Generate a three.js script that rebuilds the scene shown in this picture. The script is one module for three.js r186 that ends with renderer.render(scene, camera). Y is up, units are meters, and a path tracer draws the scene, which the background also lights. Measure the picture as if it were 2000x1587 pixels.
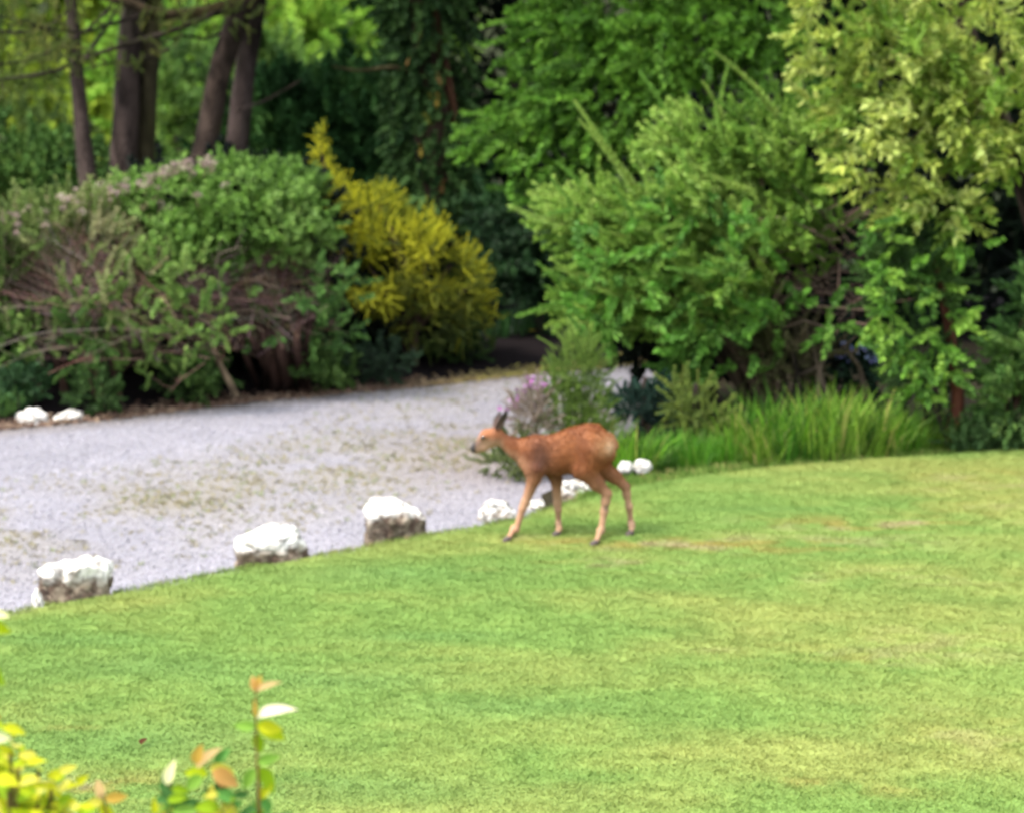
import * as THREE from 'three';
import { MarchingCubes } from 'three/addons/objects/MarchingCubes.js';
import { mergeGeometries, mergeVertices } from 'three/addons/utils/BufferGeometryUtils.js';

// ------------------------------------------------------------------ camera, sky, sun, exposure
const V = (x, y, z) => new THREE.Vector3(x, y, z);
const scene = new THREE.Scene();
const EYE = 3, FPX = 4500, HORIZON = 65;            // eye height (m), focal length and horizon row in photograph pixels (2000 x 1587)
const PITCH = Math.atan((793.5 - HORIZON) / FPX);
const camera = new THREE.PerspectiveCamera(2 * Math.atan(793.5 / FPX) * 180 / Math.PI, 2000 / 1587, 0.2, 600);
camera.position.set(0, EYE, 0);
camera.rotation.x = -PITCH;
camera.focus = 6.6;
camera.userData.fStop = 3.5;
scene.add(camera);

const SUN = V(-0.5, 0.8, 0.22).normalize();
{
  // bright hazy overcast: cloud-white dome, brighter round the veiled sun
  const W = 512, H = 256, d = new Float32Array(W * H * 4);
  for (let r = 0; r < H; r++) for (let c = 0; c < W; c++) {
    const el = ((r + 0.5) / H - 0.5) * Math.PI, az = ((c + 0.5) / W - 0.5) * 2 * Math.PI;
    const x = Math.cos(az) * Math.cos(el), y = Math.sin(el), z = Math.sin(az) * Math.cos(el);
    const k = Math.max(0, x * SUN.x + y * SUN.y + z * SUN.z);
    const cl = 0.5 + 0.5 * Math.sin(3 * x + 4 * y + Math.sin(5 * z + 2 * x)) * Math.cos(4 * z - 3 * y);
    const up = Math.max(0, y);
    const L = y < 0 ? 0.12 : (0.5 + 0.75 * up) * (0.88 + 0.24 * cl) + 1.5 * Math.pow(k, 6);
    const o = (r * W + c) * 4;
    d[o] = L * 0.95; d[o + 1] = L * 0.985; d[o + 2] = L * 1.04; d[o + 3] = 1;
  }
  const t = new THREE.DataTexture(d, W, H, THREE.RGBAFormat, THREE.FloatType);
  t.mapping = THREE.EquirectangularReflectionMapping; t.magFilter = THREE.LinearFilter; t.needsUpdate = true;
  scene.background = t; scene.environment = t;
}
const sun = new THREE.DirectionalLight(0xfff1dc, 2.2);
sun.position.copy(SUN).multiplyScalar(60).add(V(0, 0, -20)); sun.target.position.set(0, 0, -20);
sun.castShadow = true; sun.shadow.radius = 22; sun.shadow.mapSize.set(4096, 4096);
Object.assign(sun.shadow.camera, { left: -40, right: 40, top: 40, bottom: -40, near: 1, far: 140 });
scene.add(sun, sun.target);
const renderer = new THREE.WebGLRenderer({ antialias: true });
renderer.toneMapping = THREE.LinearToneMapping;
renderer.toneMappingExposure = 3.05;
renderer.shadowMap.enabled = true;

// ------------------------------------------------------------------ helpers
let seed = 12345;
const rnd = () => { seed = (seed + 0x6d2b79f5) | 0; let t = Math.imul(seed ^ (seed >>> 15), 1 | seed); t = (t + Math.imul(t ^ (t >>> 7), 61 | t)) ^ t; return ((t ^ (t >>> 14)) >>> 0) / 4294967296; };
const R = (a, b) => a + (b - a) * rnd();
const pick = (a) => a[Math.floor(rnd() * a.length)];
const clamp = (x, a = 0, b = 1) => Math.min(b, Math.max(a, x)), mix = (a, b, t) => a + (b - a) * t;
const sstep = (a, b, x) => { const t = clamp((x - a) / (b - a)); return t * t * (3 - 2 * t); };
const mix3 = (a, b, t) => [mix(a[0], b[0], t), mix(a[1], b[1], t), mix(a[2], b[2], t)];
const hash = (x, y, z) => { let h = Math.imul(x, 374761393) ^ Math.imul(y, 668265263) ^ Math.imul(z, 2147483647 ^ 0x3c6ef372); h = Math.imul(h ^ (h >>> 13), 1274126177); return ((h ^ (h >>> 16)) >>> 0) / 4294967296; };
function noise(x, y, z = 0) {                          // value noise, 0..1
  const X = Math.floor(x), Y = Math.floor(y), Z = Math.floor(z); x -= X; y -= Y; z -= Z;
  x = x * x * (3 - 2 * x); y = y * y * (3 - 2 * y); z = z * z * (3 - 2 * z);
  const l = (a, b, t) => a + (b - a) * t;
  return l(l(l(hash(X, Y, Z), hash(X + 1, Y, Z), x), l(hash(X, Y + 1, Z), hash(X + 1, Y + 1, Z), x), y), l(l(hash(X, Y, Z + 1), hash(X + 1, Y, Z + 1), x), l(hash(X, Y + 1, Z + 1), hash(X + 1, Y + 1, Z + 1), x), y), z);
}
const fbm = (x, y, z = 0, o = 4) => { let s = 0, a = 0.5, n = 0; for (let i = 0; i < o; i++) { s += a * noise(x, y, z); n += a; a *= 0.5; x = x * 2.03 + 17.1; y = y * 2.03 + 5.3; z = z * 2.03 + 9.7; } return s / n; };
const cp = Math.cos(PITCH), sp = Math.sin(PITCH);
function ray(X, Y) { const x = (X - 1000) / FPX, y = -(Y - 793.5) / FPX; return V(x, y * cp - sp, -(cp + y * sp)); }
function at(X, Y, depth) { const d = ray(X, Y); return V(0, EYE, 0).addScaledVector(d, depth / -d.z); }       // place seen at (X, Y), depth metres away
function ground(X, Y, h = 0) { const d = ray(X, Y); return V(0, EYE, 0).addScaledVector(d, (h - EYE) / d.y); }
const px = (n, depth) => n * depth / FPX;              // size of n photograph pixels at that distance

const used = {};
function numbered(n) { const k = used[n] = (used[n] ?? -1) + 1; return k ? n + '_' + String(k).padStart(3, '0') : n; }
function tag(o, label, category, group, kind) {
  if (label) o.userData.label = label; if (category) o.userData.category = category; if (group) o.userData.group = group; if (kind) o.userData.kind = kind; return o;
}
function thing(name, label, category, p, group) { const o = new THREE.Group(); o.name = numbered(name); o.position.copy(p); scene.add(o); return tag(o, label, category, group); }
function part(name, geo, mat, parent, kind) {
  const m = new THREE.Mesh(geo, mat); m.name = name; m.castShadow = m.receiveShadow = true;
  if (parent.isScene) m.name = numbered(name);
  parent.add(m); if (kind) m.userData.kind = kind; return m;
}
function inst(name, geo, mat, mats, cols, parent, kind = 'stuff') {
  const m = new THREE.InstancedMesh(geo, mat, mats.length); m.name = parent.isScene ? numbered(name) : name;
  const c = new THREE.Color();
  mats.forEach((x, i) => { m.setMatrixAt(i, x); if (cols) m.setColorAt(i, c.setRGB(...cols[i])); });
  m.castShadow = m.receiveShadow = true; m.userData.kind = kind; parent.add(m); return m;
}
// growing list of triangles with vertex colours
class Tris {
  constructor() { this.p = []; this.c = []; }
  tri(a, b, c, col) { this.p.push(a.x, a.y, a.z, b.x, b.y, b.z, c.x, c.y, c.z); for (let i = 0; i < 3; i++) this.c.push(...col); }
  // a leaf: base point, direction along the leaf, sideways vector, normal; four folded faces
  leaf(b, dir, side, nor, L, W, col, fold = 0.18, droop = 0.12) {
    const P = (u, v, w) => V(b.x + dir.x * u + side.x * v + nor.x * w, b.y + dir.y * u + side.y * v + nor.y * w, b.z + dir.z * u + side.z * v + nor.z * w);
    const m = P(L * 0.45, 0, -W * fold), t = P(L, 0, -L * droop), l = P(L * 0.42, -W / 2, 0), r = P(L * 0.42, W / 2, 0), o = P(0, 0, 0);
    this.tri(o, m, l, col); this.tri(o, r, m, col); this.tri(l, m, t, col); this.tri(m, r, t, col);
  }
  blade(b, tip, side, W, col, bend) {
    const m = b.clone().lerp(tip, 0.55).add(bend || V(0, 0, 0)), s = side.clone().multiplyScalar(W / 2), b1 = b.clone().sub(s), b2 = b.clone().add(s), m1 = m.clone().sub(s.clone().multiplyScalar(0.8)), m2 = m.clone().add(s.clone().multiplyScalar(0.8));
    this.tri(b1, b2, m2, col); this.tri(b1, m2, m1, col); this.tri(m1, m2, tip, col);
  }
  tube(pts, radii, sides, col) {
    const rings = pts.map((p, i) => {
      const d = (pts[Math.min(i + 1, pts.length - 1)].clone().sub(pts[Math.max(i - 1, 0)])).normalize(), u = Math.abs(d.y) < 0.9 ? V(0, 1, 0) : V(1, 0, 0), a = u.cross(d).normalize(), b = d.clone().cross(a);
      return Array.from({ length: sides }, (_, k) => { const t = k / sides * 2 * Math.PI; return p.clone().addScaledVector(a, Math.cos(t) * radii[i]).addScaledVector(b, Math.sin(t) * radii[i]); });
    });
    for (let i = 0; i + 1 < rings.length; i++) for (let k = 0; k < sides; k++) {
      const q = (k + 1) % sides; this.tri(rings[i][k], rings[i][q], rings[i + 1][q], col); this.tri(rings[i][k], rings[i + 1][q], rings[i + 1][k], col);
    }
  }
  build() { const g = new THREE.BufferGeometry(); g.setAttribute('position', new THREE.Float32BufferAttribute(this.p, 3)); g.setAttribute('color', new THREE.Float32BufferAttribute(this.c, 3)); return g; }
}
const rdir = () => { const z = R(-1, 1), a = R(0, 6.2832), s = Math.sqrt(1 - z * z); return V(s * Math.cos(a), z, s * Math.sin(a)); };
function frameOf(dir) { const side = V(R(-1, 1), R(-1, 1), R(-1, 1)).cross(dir).normalize(); return [side, side.clone().cross(dir).normalize()]; }
const vary = (s) => { const k = R(1 - s, 1 + s); return [k * R(0.94, 1.06), k, k * R(0.9, 1.1)]; };

// ---- sprays: a twig along +Y with leaves, about 1 unit long
function spray({ n = 26, L = 0.24, W = 0.15, angle = 0.9, tilt = 0.3, tw = 0.5, stem = [0.4, 0.3, 0.25], bend = 0.15, len = 1, s = 0.25, droop = 0.15, fold = 0.18 }) {
  const t = new Tris(), bx = R(-bend, bend), bz = R(-bend, bend), pos = (u) => V(bx * u * u, u * len, bz * u * u);
  t.tube([pos(0), pos(0.5), pos(1)], [0.012, 0.009, 0.004], 3, stem);
  for (let i = 0; i < n; i++) {
    const u = mix(0.08, 1, (i + R(0, 0.8)) / n), a = i * 2.4 + R(-tw, tw), th = angle * R(0.7, 1.25) * (1 - 0.45 * u);
    const d = V(Math.sin(th) * Math.cos(a), Math.cos(th) + R(-tilt, tilt), Math.sin(th) * Math.sin(a)).normalize();
    let side = V(0, 1, 0).cross(d).normalize(); const nor = d.clone().cross(side).negate();
    const roll = R(-0.6, 0.6); side = side.clone().multiplyScalar(Math.cos(roll)).addScaledVector(nor, Math.sin(roll)); const n2 = side.clone().cross(d).normalize();
    const k = R(0.7, 1.15) * (1 - 0.3 * u);
    t.leaf(pos(u), d, side, n2, L * k, W * k, vary(s), fold, droop);
  }
  return t.build();
}
const G = {};
G.broad = spray({ n: 22, L: 0.34, W: 0.22 });
G.broad2 = spray({ n: 18, L: 0.4, W: 0.27, angle: 1.15, tilt: 0.4 });
G.fine = spray({ n: 46, L: 0.2, W: 0.085, angle: 0.85 });
G.small = spray({ n: 34, L: 0.2, W: 0.13, angle: 1.1 });
G.frond = spray({ n: 60, L: 0.22, W: 0.04, angle: 0.75, s: 0.2 });
G.conifer = spray({ n: 54, L: 0.2, W: 0.06, angle: 0.6, s: 0.25, bend: 0.3 });
G.ivy = spray({ n: 16, L: 0.34, W: 0.33, angle: 1.3, tilt: 0.3 });
G.dense = spray({ n: 36, L: 0.3, W: 0.2, angle: 1.2, tilt: 0.5, tw: 1.2 });

const leafMat = (t = 0.35, rough = 0.85, spec = 0.3) => new THREE.MeshPhysicalMaterial({ color: 0xffffff, vertexColors: true, roughness: rough, transmission: t, thickness: 0, ior: 1.4, specularIntensity: spec, side: THREE.DoubleSide });
const M = { leaf: leafMat(), far: new THREE.MeshPhysicalMaterial({ color: 0xffffff, vertexColors: true, roughness: 0.8, specularIntensity: 0.2, side: THREE.DoubleSide }), matt: new THREE.MeshPhysicalMaterial({ color: 0xffffff, vertexColors: true, roughness: 0.95, specularIntensity: 0.25 }) };
const tinted = (r, g, b, t = 0.35) => { const m = leafMat(t); m.color.setRGB(r, g, b); return m; };

// ---- crowns: sprays through the outer part of a union of lobes
const lobe = (X, Y, depth, rx, ry, rz, w = 1) => ({ c: at(X, Y, depth), r: V(px(rx, depth), px(ry, depth), rz), w });
function samples(n, { lobes, inner = 0.5, gap = 0.42, freq = 2.2, lump = 0.3, keep }) {
  const out = [], W = lobes.map((l) => (l.w ?? 1) * Math.pow(l.r.x * l.r.y * l.r.z, 0.66)), sum = W.reduce((a, b) => a + b, 0);
  for (let tries = 0; out.length < n && tries < n * 30; tries++) {
    let k = rnd() * sum, i = 0; while (i < W.length - 1 && (k -= W[i]) > 0) i++;
    const l = lobes[i], d = rdir(), f = inner + (1 - inner) * Math.sqrt(rnd());
    const e = f * (1 - lump / 2 + lump * noise(d.x * 2.2 + i * 7, d.y * 2.2 + 3, d.z * 2.2)), p = V(d.x * l.r.x * e, d.y * l.r.y * e, d.z * l.r.z * e).add(l.c);
    if (lobes.some((o) => o !== l && p.clone().sub(o.c).divide(o.r).length() < 0.55) && rnd() < 0.8) continue;
    if (noise(p.x * freq + 40, p.y * freq + 40, p.z * freq + 40) < gap * R(0.75, 1.25)) continue;
    if (p.y < -0.12 || (keep && !keep(p))) continue;
    out.push({ p, d: V(d.x / l.r.x, d.y / l.r.y, d.z / l.r.z).normalize(), f });
  }
  return out;
}
const _m = new THREE.Matrix4();
function orient(p, dir, s) {
  const y = dir.clone().normalize(), [x, z] = frameOf(y); return new THREE.Matrix4().makeBasis(x.multiplyScalar(s), y.clone().multiplyScalar(s), z.multiplyScalar(s)).setPosition(p);
}
// color: list of [r,g,b]; neighbours share a tone
function crown(parent, n, geo, mat, o) {
  const ms = [], cs = [], q = parent.position;
  for (const { p, d } of samples(n, o)) {
    const dir = d.clone().multiplyScalar(o.out ?? 0.8).add(rdir().multiplyScalar(o.wild ?? 0.7)).add(o.lean || V(0, 0.35, 0));
    ms.push(orient(p.clone().sub(q), dir, R(...(o.size || [0.25, 0.45]))));
    const k = clamp(fbm(p.x * 1.7 + 9, p.y * 1.7, p.z * 1.7, 2) * 1.6 - 0.3 + R(-0.25, 0.25)), c = o.colors;
    const f = k * (c.length - 1), i = Math.min(c.length - 2, Math.floor(f)); cs.push(o.tint ? o.tint(p, mix3(c[i], c[i + 1], f - i)) : mix3(c[i], c[i + 1], f - i));
  }
  return inst(o.name || 'foliage', geo, mat, ms, cs, parent);
}
// ---- tapering limbs with uneven bark
const barkMat = (() => {
  const S = 256, d = new Uint8Array(S * S * 4);
  for (let y = 0; y < S; y++) for (let x = 0; x < S; x++) {
    const a = x / S * 6.2832, v = fbm(Math.cos(a) * 4 + 9, Math.sin(a) * 4 + 9, y / 18, 4), k = clamp(90 + 180 * (v - 0.2), 0, 255), o = (y * S + x) * 4; d[o] = d[o + 1] = d[o + 2] = k; d[o + 3] = 255;
  }
  const t = new THREE.DataTexture(d, S, S); t.wrapS = t.wrapT = THREE.RepeatWrapping; t.magFilter = THREE.LinearFilter; t.needsUpdate = true;
  return new THREE.MeshPhysicalMaterial({ color: 0xffffff, vertexColors: true, roughness: 0.95, specularIntensity: 0.25, bumpMap: t, bumpScale: 0.05 });
})();
function limb(points, radii, colFn, sides = 12, per = 6, rough = 0.12) {
  const c = new THREE.CatmullRomCurve3(points), N = (points.length - 1) * per, pos = [], col = [], uv = [], idx = [];
  const fr = c.computeFrenetFrames(N, false), L = c.getLength();
  for (let i = 0; i <= N; i++) {
    const t = i / N, p = c.getPoint(t), f = t * (radii.length - 1), k = Math.min(radii.length - 2, Math.floor(f)), r = mix(radii[k], radii[k + 1], f - k);
    for (let j = 0; j <= sides; j++) {
      const a = (j % sides) / sides * 6.2832, d = fr.normals[Math.min(i, N)].clone().multiplyScalar(Math.cos(a)).addScaledVector(fr.binormals[Math.min(i, N)], Math.sin(a));
      const rr = r * (1 + rough * (fbm(p.x * 9 + d.x * 3, p.y * 3, p.z * 9 + d.z * 3, 3) - 0.5) * 2), v = p.clone().addScaledVector(d, rr);
      pos.push(v.x, v.y, v.z); uv.push(j / sides * 2, t * L * 1.2); col.push(...colFn(v, d));
      if (i < N && j < sides) { const q = i * (sides + 1) + j, s = q + sides + 1; idx.push(q, q + 1, s, q + 1, s + 1, s); }
    }
  }
  const g = new THREE.BufferGeometry(); g.setAttribute('position', new THREE.Float32BufferAttribute(pos, 3)); g.setAttribute('color', new THREE.Float32BufferAttribute(col, 3)); g.setAttribute('uv', new THREE.Float32BufferAttribute(uv, 2));
  g.setIndex(idx); g.computeVertexNormals(); return g;
}
const bark = (base, moss = 0.3, mcol = [0.09, 0.095, 0.03]) => (v) => { const n = fbm(v.x * 5 + 3, v.y * 2.2, v.z * 5, 4); return mix3(base.map((x) => x * (0.15 + 1.7 * sstep(0.25, 0.75, 0.6 * n + 0.4 * noise(v.x * 26, v.y * 5, v.z * 26)))), mcol.map((x) => x * 0.7), moss * sstep(0.45, 0.65, fbm(v.x * 2 + 31, v.y * 1.1, v.z * 2, 3))); };
const rel = (pts, q) => pts.map((p) => p.clone().sub(q));
const detail = (seedv, S, fn) => { const d = new Uint8Array(S * S * 4); for (let y = 0; y < S; y++) for (let x = 0; x < S; x++) { const [r, g, b] = fn(x / S, y / S), o = (y * S + x) * 4; d[o] = clamp(r) * 255; d[o + 1] = clamp(g) * 255; d[o + 2] = clamp(b) * 255; d[o + 3] = 255; } const t = new THREE.DataTexture(d, S, S); t.wrapS = t.wrapT = THREE.RepeatWrapping; t.magFilter = THREE.LinearFilter; t.needsUpdate = true; return t; };
const tnoise = (u, v, f, k) => { const a = u * 6.2832, b = v * 6.2832, q = f / 6.2832; return fbm(Math.cos(a) * q + k, Math.sin(a) * q + Math.cos(b) * q * 1.3 + 7, Math.sin(b) * q + 3, 3); };

// ------------------------------------------------------------------ ground, lawn, drive
const DRIVE = -0.14;
// lawn edge, nearest to farthest along the photograph
const edgePts = [[0, 1190], [230, 1147], [460, 1104], [600, 1080], [830, 1038], [1000, 1008], [1120, 972], [1230, 943], [1360, 921], [1500, 905], [1700, 889], [1850, 880], [2000, 868]].map(([X, Y]) => ground(X, Y, 0));
edgePts.unshift(V(-14, 0, 1), V(-8, 0, -6.5), V(-4.6, 0, -10.1)); edgePts.push(V(6, 0, -17.6), V(12, 0, -18.4), V(30, 0, -19));
function edgeZ(x) { let i = 0; while (i < edgePts.length - 2 && edgePts[i + 1].x < x) i++; const a = edgePts[i], b = edgePts[i + 1]; return mix(a.z, b.z, clamp((x - a.x) / (b.x - a.x))); }
const worn = [[1350, 1060, 1.1, 0.16, 1], [1250, 1062, 0.5, 0.1, 0.8], [1650, 1025, 0.5, 0.22, 1], [1760, 1018, 0.28, 0.12, 0.9], [1900, 1000, 0.5, 0.3, 0.5], [1950, 940, 0.7, 0.5, 0.6], [1180, 1098, 0.3, 0.1, 0.7], [1520, 1075, 0.6, 0.12, 0.6], [1700, 1130, 0.9, 0.2, 0.4], [1850, 1260, 0.7, 0.3, 0.35], [1500, 1270, 0.5, 0.2, 0.35], [1725, 1290, 0.2, 0.08, 0.5], [250, 1540, 0.5, 0.16, 0.9], [1580, 1530, 0.2, 0.08, 0.7], [1780, 1545, 0.22, 0.08, 0.7], [130, 1425, 0.12, 0.04, 0.8], [1900, 1430, 0.5, 0.3, 0.4], [1100, 1110, 0.7, 0.12, 0.3]]
  .map(([X, Y, rx, rz, k]) => ({ p: ground(X, Y), rx, rz, k }));
const lush = [[130, 1250, 0.5, 0.14], [850, 1245, 0.5, 0.12], [280, 1300, 0.6, 0.25], [650, 1330, 0.6, 0.2], [1500, 995, 0.6, 0.06], [300, 1450, 0.6, 0.25], [650, 1540, 0.7, 0.2], [1000, 1380, 0.6, 0.2], [760, 1120, 0.8, 0.3]].map(([X, Y, rx, rz]) => ({ p: ground(X, Y), rx, rz }));
function lawnColor(x, z) {
  const n = fbm(x * 0.9 + 50, z * 1.5 + 50, 0, 4), m = fbm(x * 3.1 + 9, z * 5 + 20, 4, 3);
  let warm = clamp((n - 0.5) * 2.6 + 0.4 + x * 0.06 + (m - 0.5) * 0.9);
  let c = mix3([0.13, 0.21, 0.05], [0.188, 0.225, 0.06], warm);
  for (const l of lush) { const d = Math.hypot((x - l.p.x) / l.rx, (z - l.p.z) / l.rz); c = mix3(c, [0.1, 0.19, 0.052], 0.6 * Math.exp(-d * d * 1.2) * (0.5 + m)); }
  for (const w of worn) { const d = Math.hypot((x - w.p.x) / w.rx, (z - w.p.z) / w.rz); c = mix3(c, m > 0.55 ? [0.24, 0.18, 0.11] : [0.24, 0.19, 0.055], clamp(w.k * 0.75 * Math.exp(-d * d * 0.8) * sstep(0.35, 0.7, fbm(x * 6, z * 11, 1, 4)))); }
  const k = 0.88 + 0.24 * m; return c.map((v) => v * k);
}
const speck = detail(1, 256, (u, v) => { const n = 0.85 + 0.3 * (tnoise(u, v, 40, 3) - 0.5) + R(-0.09, 0.09); return [n, n, n]; });
function sheet(xs, rows, heightFn, colFn, scale) {          // xs: columns; rows(x) -> list of z
  const pos = [], col = [], uv = [], idx = []; let nr = 0;
  xs.forEach((x, i) => { const zs = rows(x); nr = zs.length; zs.forEach((z) => { const y = heightFn(x, z); pos.push(x, y, z); col.push(...colFn(x, z)); uv.push(x * scale, z * scale); }); });
  for (let i = 0; i + 1 < xs.length; i++) for (let j = 0; j + 1 < nr; j++) { const a = i * nr + j, b = a + nr; idx.push(a, b, a + 1, b, b + 1, a + 1); }
  const g = new THREE.BufferGeometry(); g.setAttribute('position', new THREE.Float32BufferAttribute(pos, 3)); g.setAttribute('color', new THREE.Float32BufferAttribute(col, 3)); g.setAttribute('uv', new THREE.Float32BufferAttribute(uv, 2)); g.setIndex(idx); g.computeVertexNormals(); return g;
}
const range = (a, b, s) => { const n = Math.max(1, Math.round(Math.abs(b - a) / s)); return Array.from({ length: n + 1 }, (_, i) => mix(a, b, i / n)); };
const floorMat = new THREE.MeshPhysicalMaterial({ color: 0xffffff, vertexColors: true, map: speck, roughness: 1, specularIntensity: 0.1, bumpMap: speck, bumpScale: 0.01 });
// the wide terrain, just under everything, rising gently into the wood
const terrainY = (x, z) => -0.165 + 13 * sstep(-50, -110, z) + 2.5 * sstep(-44, -80, z) * fbm(x * 0.05, z * 0.05);
tag(part('ground', sheet(range(-220, 220, 4), () => range(40, -300, 4), terrainY, (x, z) => mix3([0.02, 0.017, 0.012], [0.022, 0.036, 0.014], fbm(x * 0.4, z * 0.4)), 0.8), floorMat, scene), null, null, null, 'structure');
// mown lawn with a rounded lip along the drive
const lip = [0, 0.06, 0.12, 0.16, 0.19, 0.21];
const lawnY = (x, z) => { const e = z - edgeZ(x); return 0.02 * (fbm(x * 0.5 + 4, z * 0.5) - 0.5) * sstep(0, 1, e) - 0.24 * (1 - sstep(-0.06, 0.16, e)); };
tag(part('lawn', sheet([...range(-13, -4, 0.5), ...range(-3.9, 4.6, 0.07), ...range(4.8, 26, 0.5)], (x) => { const e = edgeZ(x); return [...range(6, -7.6, 0.8), ...range(0, 1, 1 / 120).slice(1).map((t) => mix(-7.6, e + 0.2, t)).map((z) => Math.max(Math.min(z, 6), Math.min(e + 0.2, 6))), ...lip.slice(1).map((t) => e + 0.2 - t * 1.24)]; }, lawnY, lawnColor, 0.9), floorMat, scene), null, null, null, 'structure');
{
  // mown grass: small tufts over the part of the lawn in view
  const t = new Tris();
  for (let i = 0; i < 17; i++) { const a = R(0, 6.28), b = V(R(-0.042, 0.042), -0.002, R(-0.042, 0.042)), s = V(Math.cos(a), 0, Math.sin(a)); const h = R(0.007, 0.017); t.blade(b, b.clone().add(V(R(-0.022, 0.022), h, R(-0.022, 0.022))), s, R(0.003, 0.0046), vary(0.1)); }
  const geo = t.build(), ms = [], cs = [];
  for (let i = 0; i < 210000; i++) {
    const z = -Math.sqrt(mix(7.5 * 7.5, 18.4 * 18.4, rnd())), x = R(-0.245, 0.245) * -z; if (z < edgeZ(x) - 0.01) { continue; }
    const s = R(0.55, 0.95); _m.makeRotationY(R(0, 6.28)).scale(V(s, s * R(0.7, 1.2), s)).setPosition(x, lawnY(x, z), z); ms.push(_m.clone());
    const k = R(1.02, 1.12); cs.push(lawnColor(x, z).map((v) => v * k));
  }
  tag(inst('lawn_grass', geo, M.far, ms, cs, scene), 'short mown green grass covering the whole sloping lawn', 'grass', null, 'stuff');
}
{ // longer uncut grass along the lawn's far edge, ragged over the lip
  const t = new Tris(); for (let i = 0; i < 10; i++) { const a = R(0, 6.28), b = V(R(-0.02, 0.02), -0.01, R(-0.02, 0.02)); t.blade(b, b.clone().add(V(R(-0.03, 0.03), R(0.02, 0.05), R(-0.03, 0.03))), V(Math.cos(a), 0, Math.sin(a)), R(0.003, 0.005), vary(0.2), V(0, 0.006, 0)); }
  const ms = [], cs = [];
  for (let i = 0; i < 9000; i++) {
    const x = R(-3.4, 4.6), bed = x > 0.45, u = rnd(), z = edgeZ(x) + (bed ? mix(0.04, -0.42, u) : mix(0.1, -0.05, u)); if (!bed && rnd() < 0.45) continue;
    const k = bed ? R(0.7, 2.1) * (0.5 + fbm(x * 2, z * 2)) : R(0.35, 0.85); _m.makeRotationY(R(0, 6.28)).scale(V(k, k * R(0.8, 1.2), k)).setPosition(x, z < edgeZ(x) ? (bed ? -0.08 : -0.03) : lawnY(x, z), z); ms.push(_m.clone());
    const c = bed ? mix3([0.06, 0.14, 0.02], [0.14, 0.2, 0.045], rnd()) : lawnColor(x, z); cs.push(rnd() < 0.06 ? [0.26, 0.21, 0.09] : c);
  }
  tag(inst('edge_grass', t.build(), M.far, ms, cs, scene), 'uncut tufts of grass fringing the far edge of the lawn', 'grass', null, 'stuff');
}
// gravel drive
const driveFar = [[-400, 872], [0, 838], [230, 815], [440, 790], [640, 770], [850, 752], [1060, 728], [1230, 712], [1500, 700]].map(([X, Y]) => ground(X, Y, DRIVE));
const farZ = (x) => { const p = driveFar; if (x <= p[0].x) return p[0].z; for (let i = 0; i + 1 < p.length; i++) if (x < p[i + 1].x) return mix(p[i].z, p[i + 1].z, (x - p[i].x) / (p[i + 1].x - p[i].x)); return p[p.length - 1].z; };
const mossLine = [[-200, 1075], [0, 1045], [300, 985], [550, 945], [750, 900], [920, 850], [1000, 800]].map(([X, Y]) => ground(X, Y, DRIVE));
function mossAt(x, z) {
  let d = 9; for (let i = 0; i + 1 < mossLine.length; i++) { const a = mossLine[i], b = mossLine[i + 1], t = clamp(((x - a.x) * (b.x - a.x) + (z - a.z) * (b.z - a.z)) / ((b.x - a.x) ** 2 + (b.z - a.z) ** 2)); d = Math.min(d, Math.hypot(x - mix(a.x, b.x, t), z - mix(a.z, b.z, t))); }
  const n = fbm(x * 1.3 + 3, z * 1.3 + 8, 2, 4); return clamp((1.0 - d * 0.62) * 1.15 * sstep(0.26, 0.66, n) * (0.7 + 0.5 * noise(x * 4, z * 4, 5)));
}
const driveY = (x, z) => DRIVE + 0.015 * (fbm(x * 0.8, z * 0.8) - 0.5) + 0.02 * mossAt(x, z);
function driveColor(x, z) {
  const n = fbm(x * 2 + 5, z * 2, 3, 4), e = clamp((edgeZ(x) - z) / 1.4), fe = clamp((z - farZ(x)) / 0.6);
  let c = mix3([0.168, 0.164, 0.188], [0.218, 0.212, 0.24], n);
  c = mix3(c, [0.175, 0.155, 0.105], 0.5 * mossAt(x, z));
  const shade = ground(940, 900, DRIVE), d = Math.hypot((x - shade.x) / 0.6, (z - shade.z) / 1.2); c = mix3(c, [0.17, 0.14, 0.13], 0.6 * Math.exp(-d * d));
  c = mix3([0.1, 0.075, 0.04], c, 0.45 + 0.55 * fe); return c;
}
tag(part('gravel_drive', sheet([...range(-14, -6, 0.8), ...range(-5.8, 2.4, 0.07), ...range(2.6, 16, 0.6)], (x) => { const a = Math.min(edgeZ(x) + 0.1, -1.2), b = Math.min(farZ(x), a - 2); return range(0, 1, 1 / 110).map((t) => mix(a, b, t)); }, driveY, driveColor, 1.3), floorMat, scene), null, null, null, 'structure');
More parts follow.
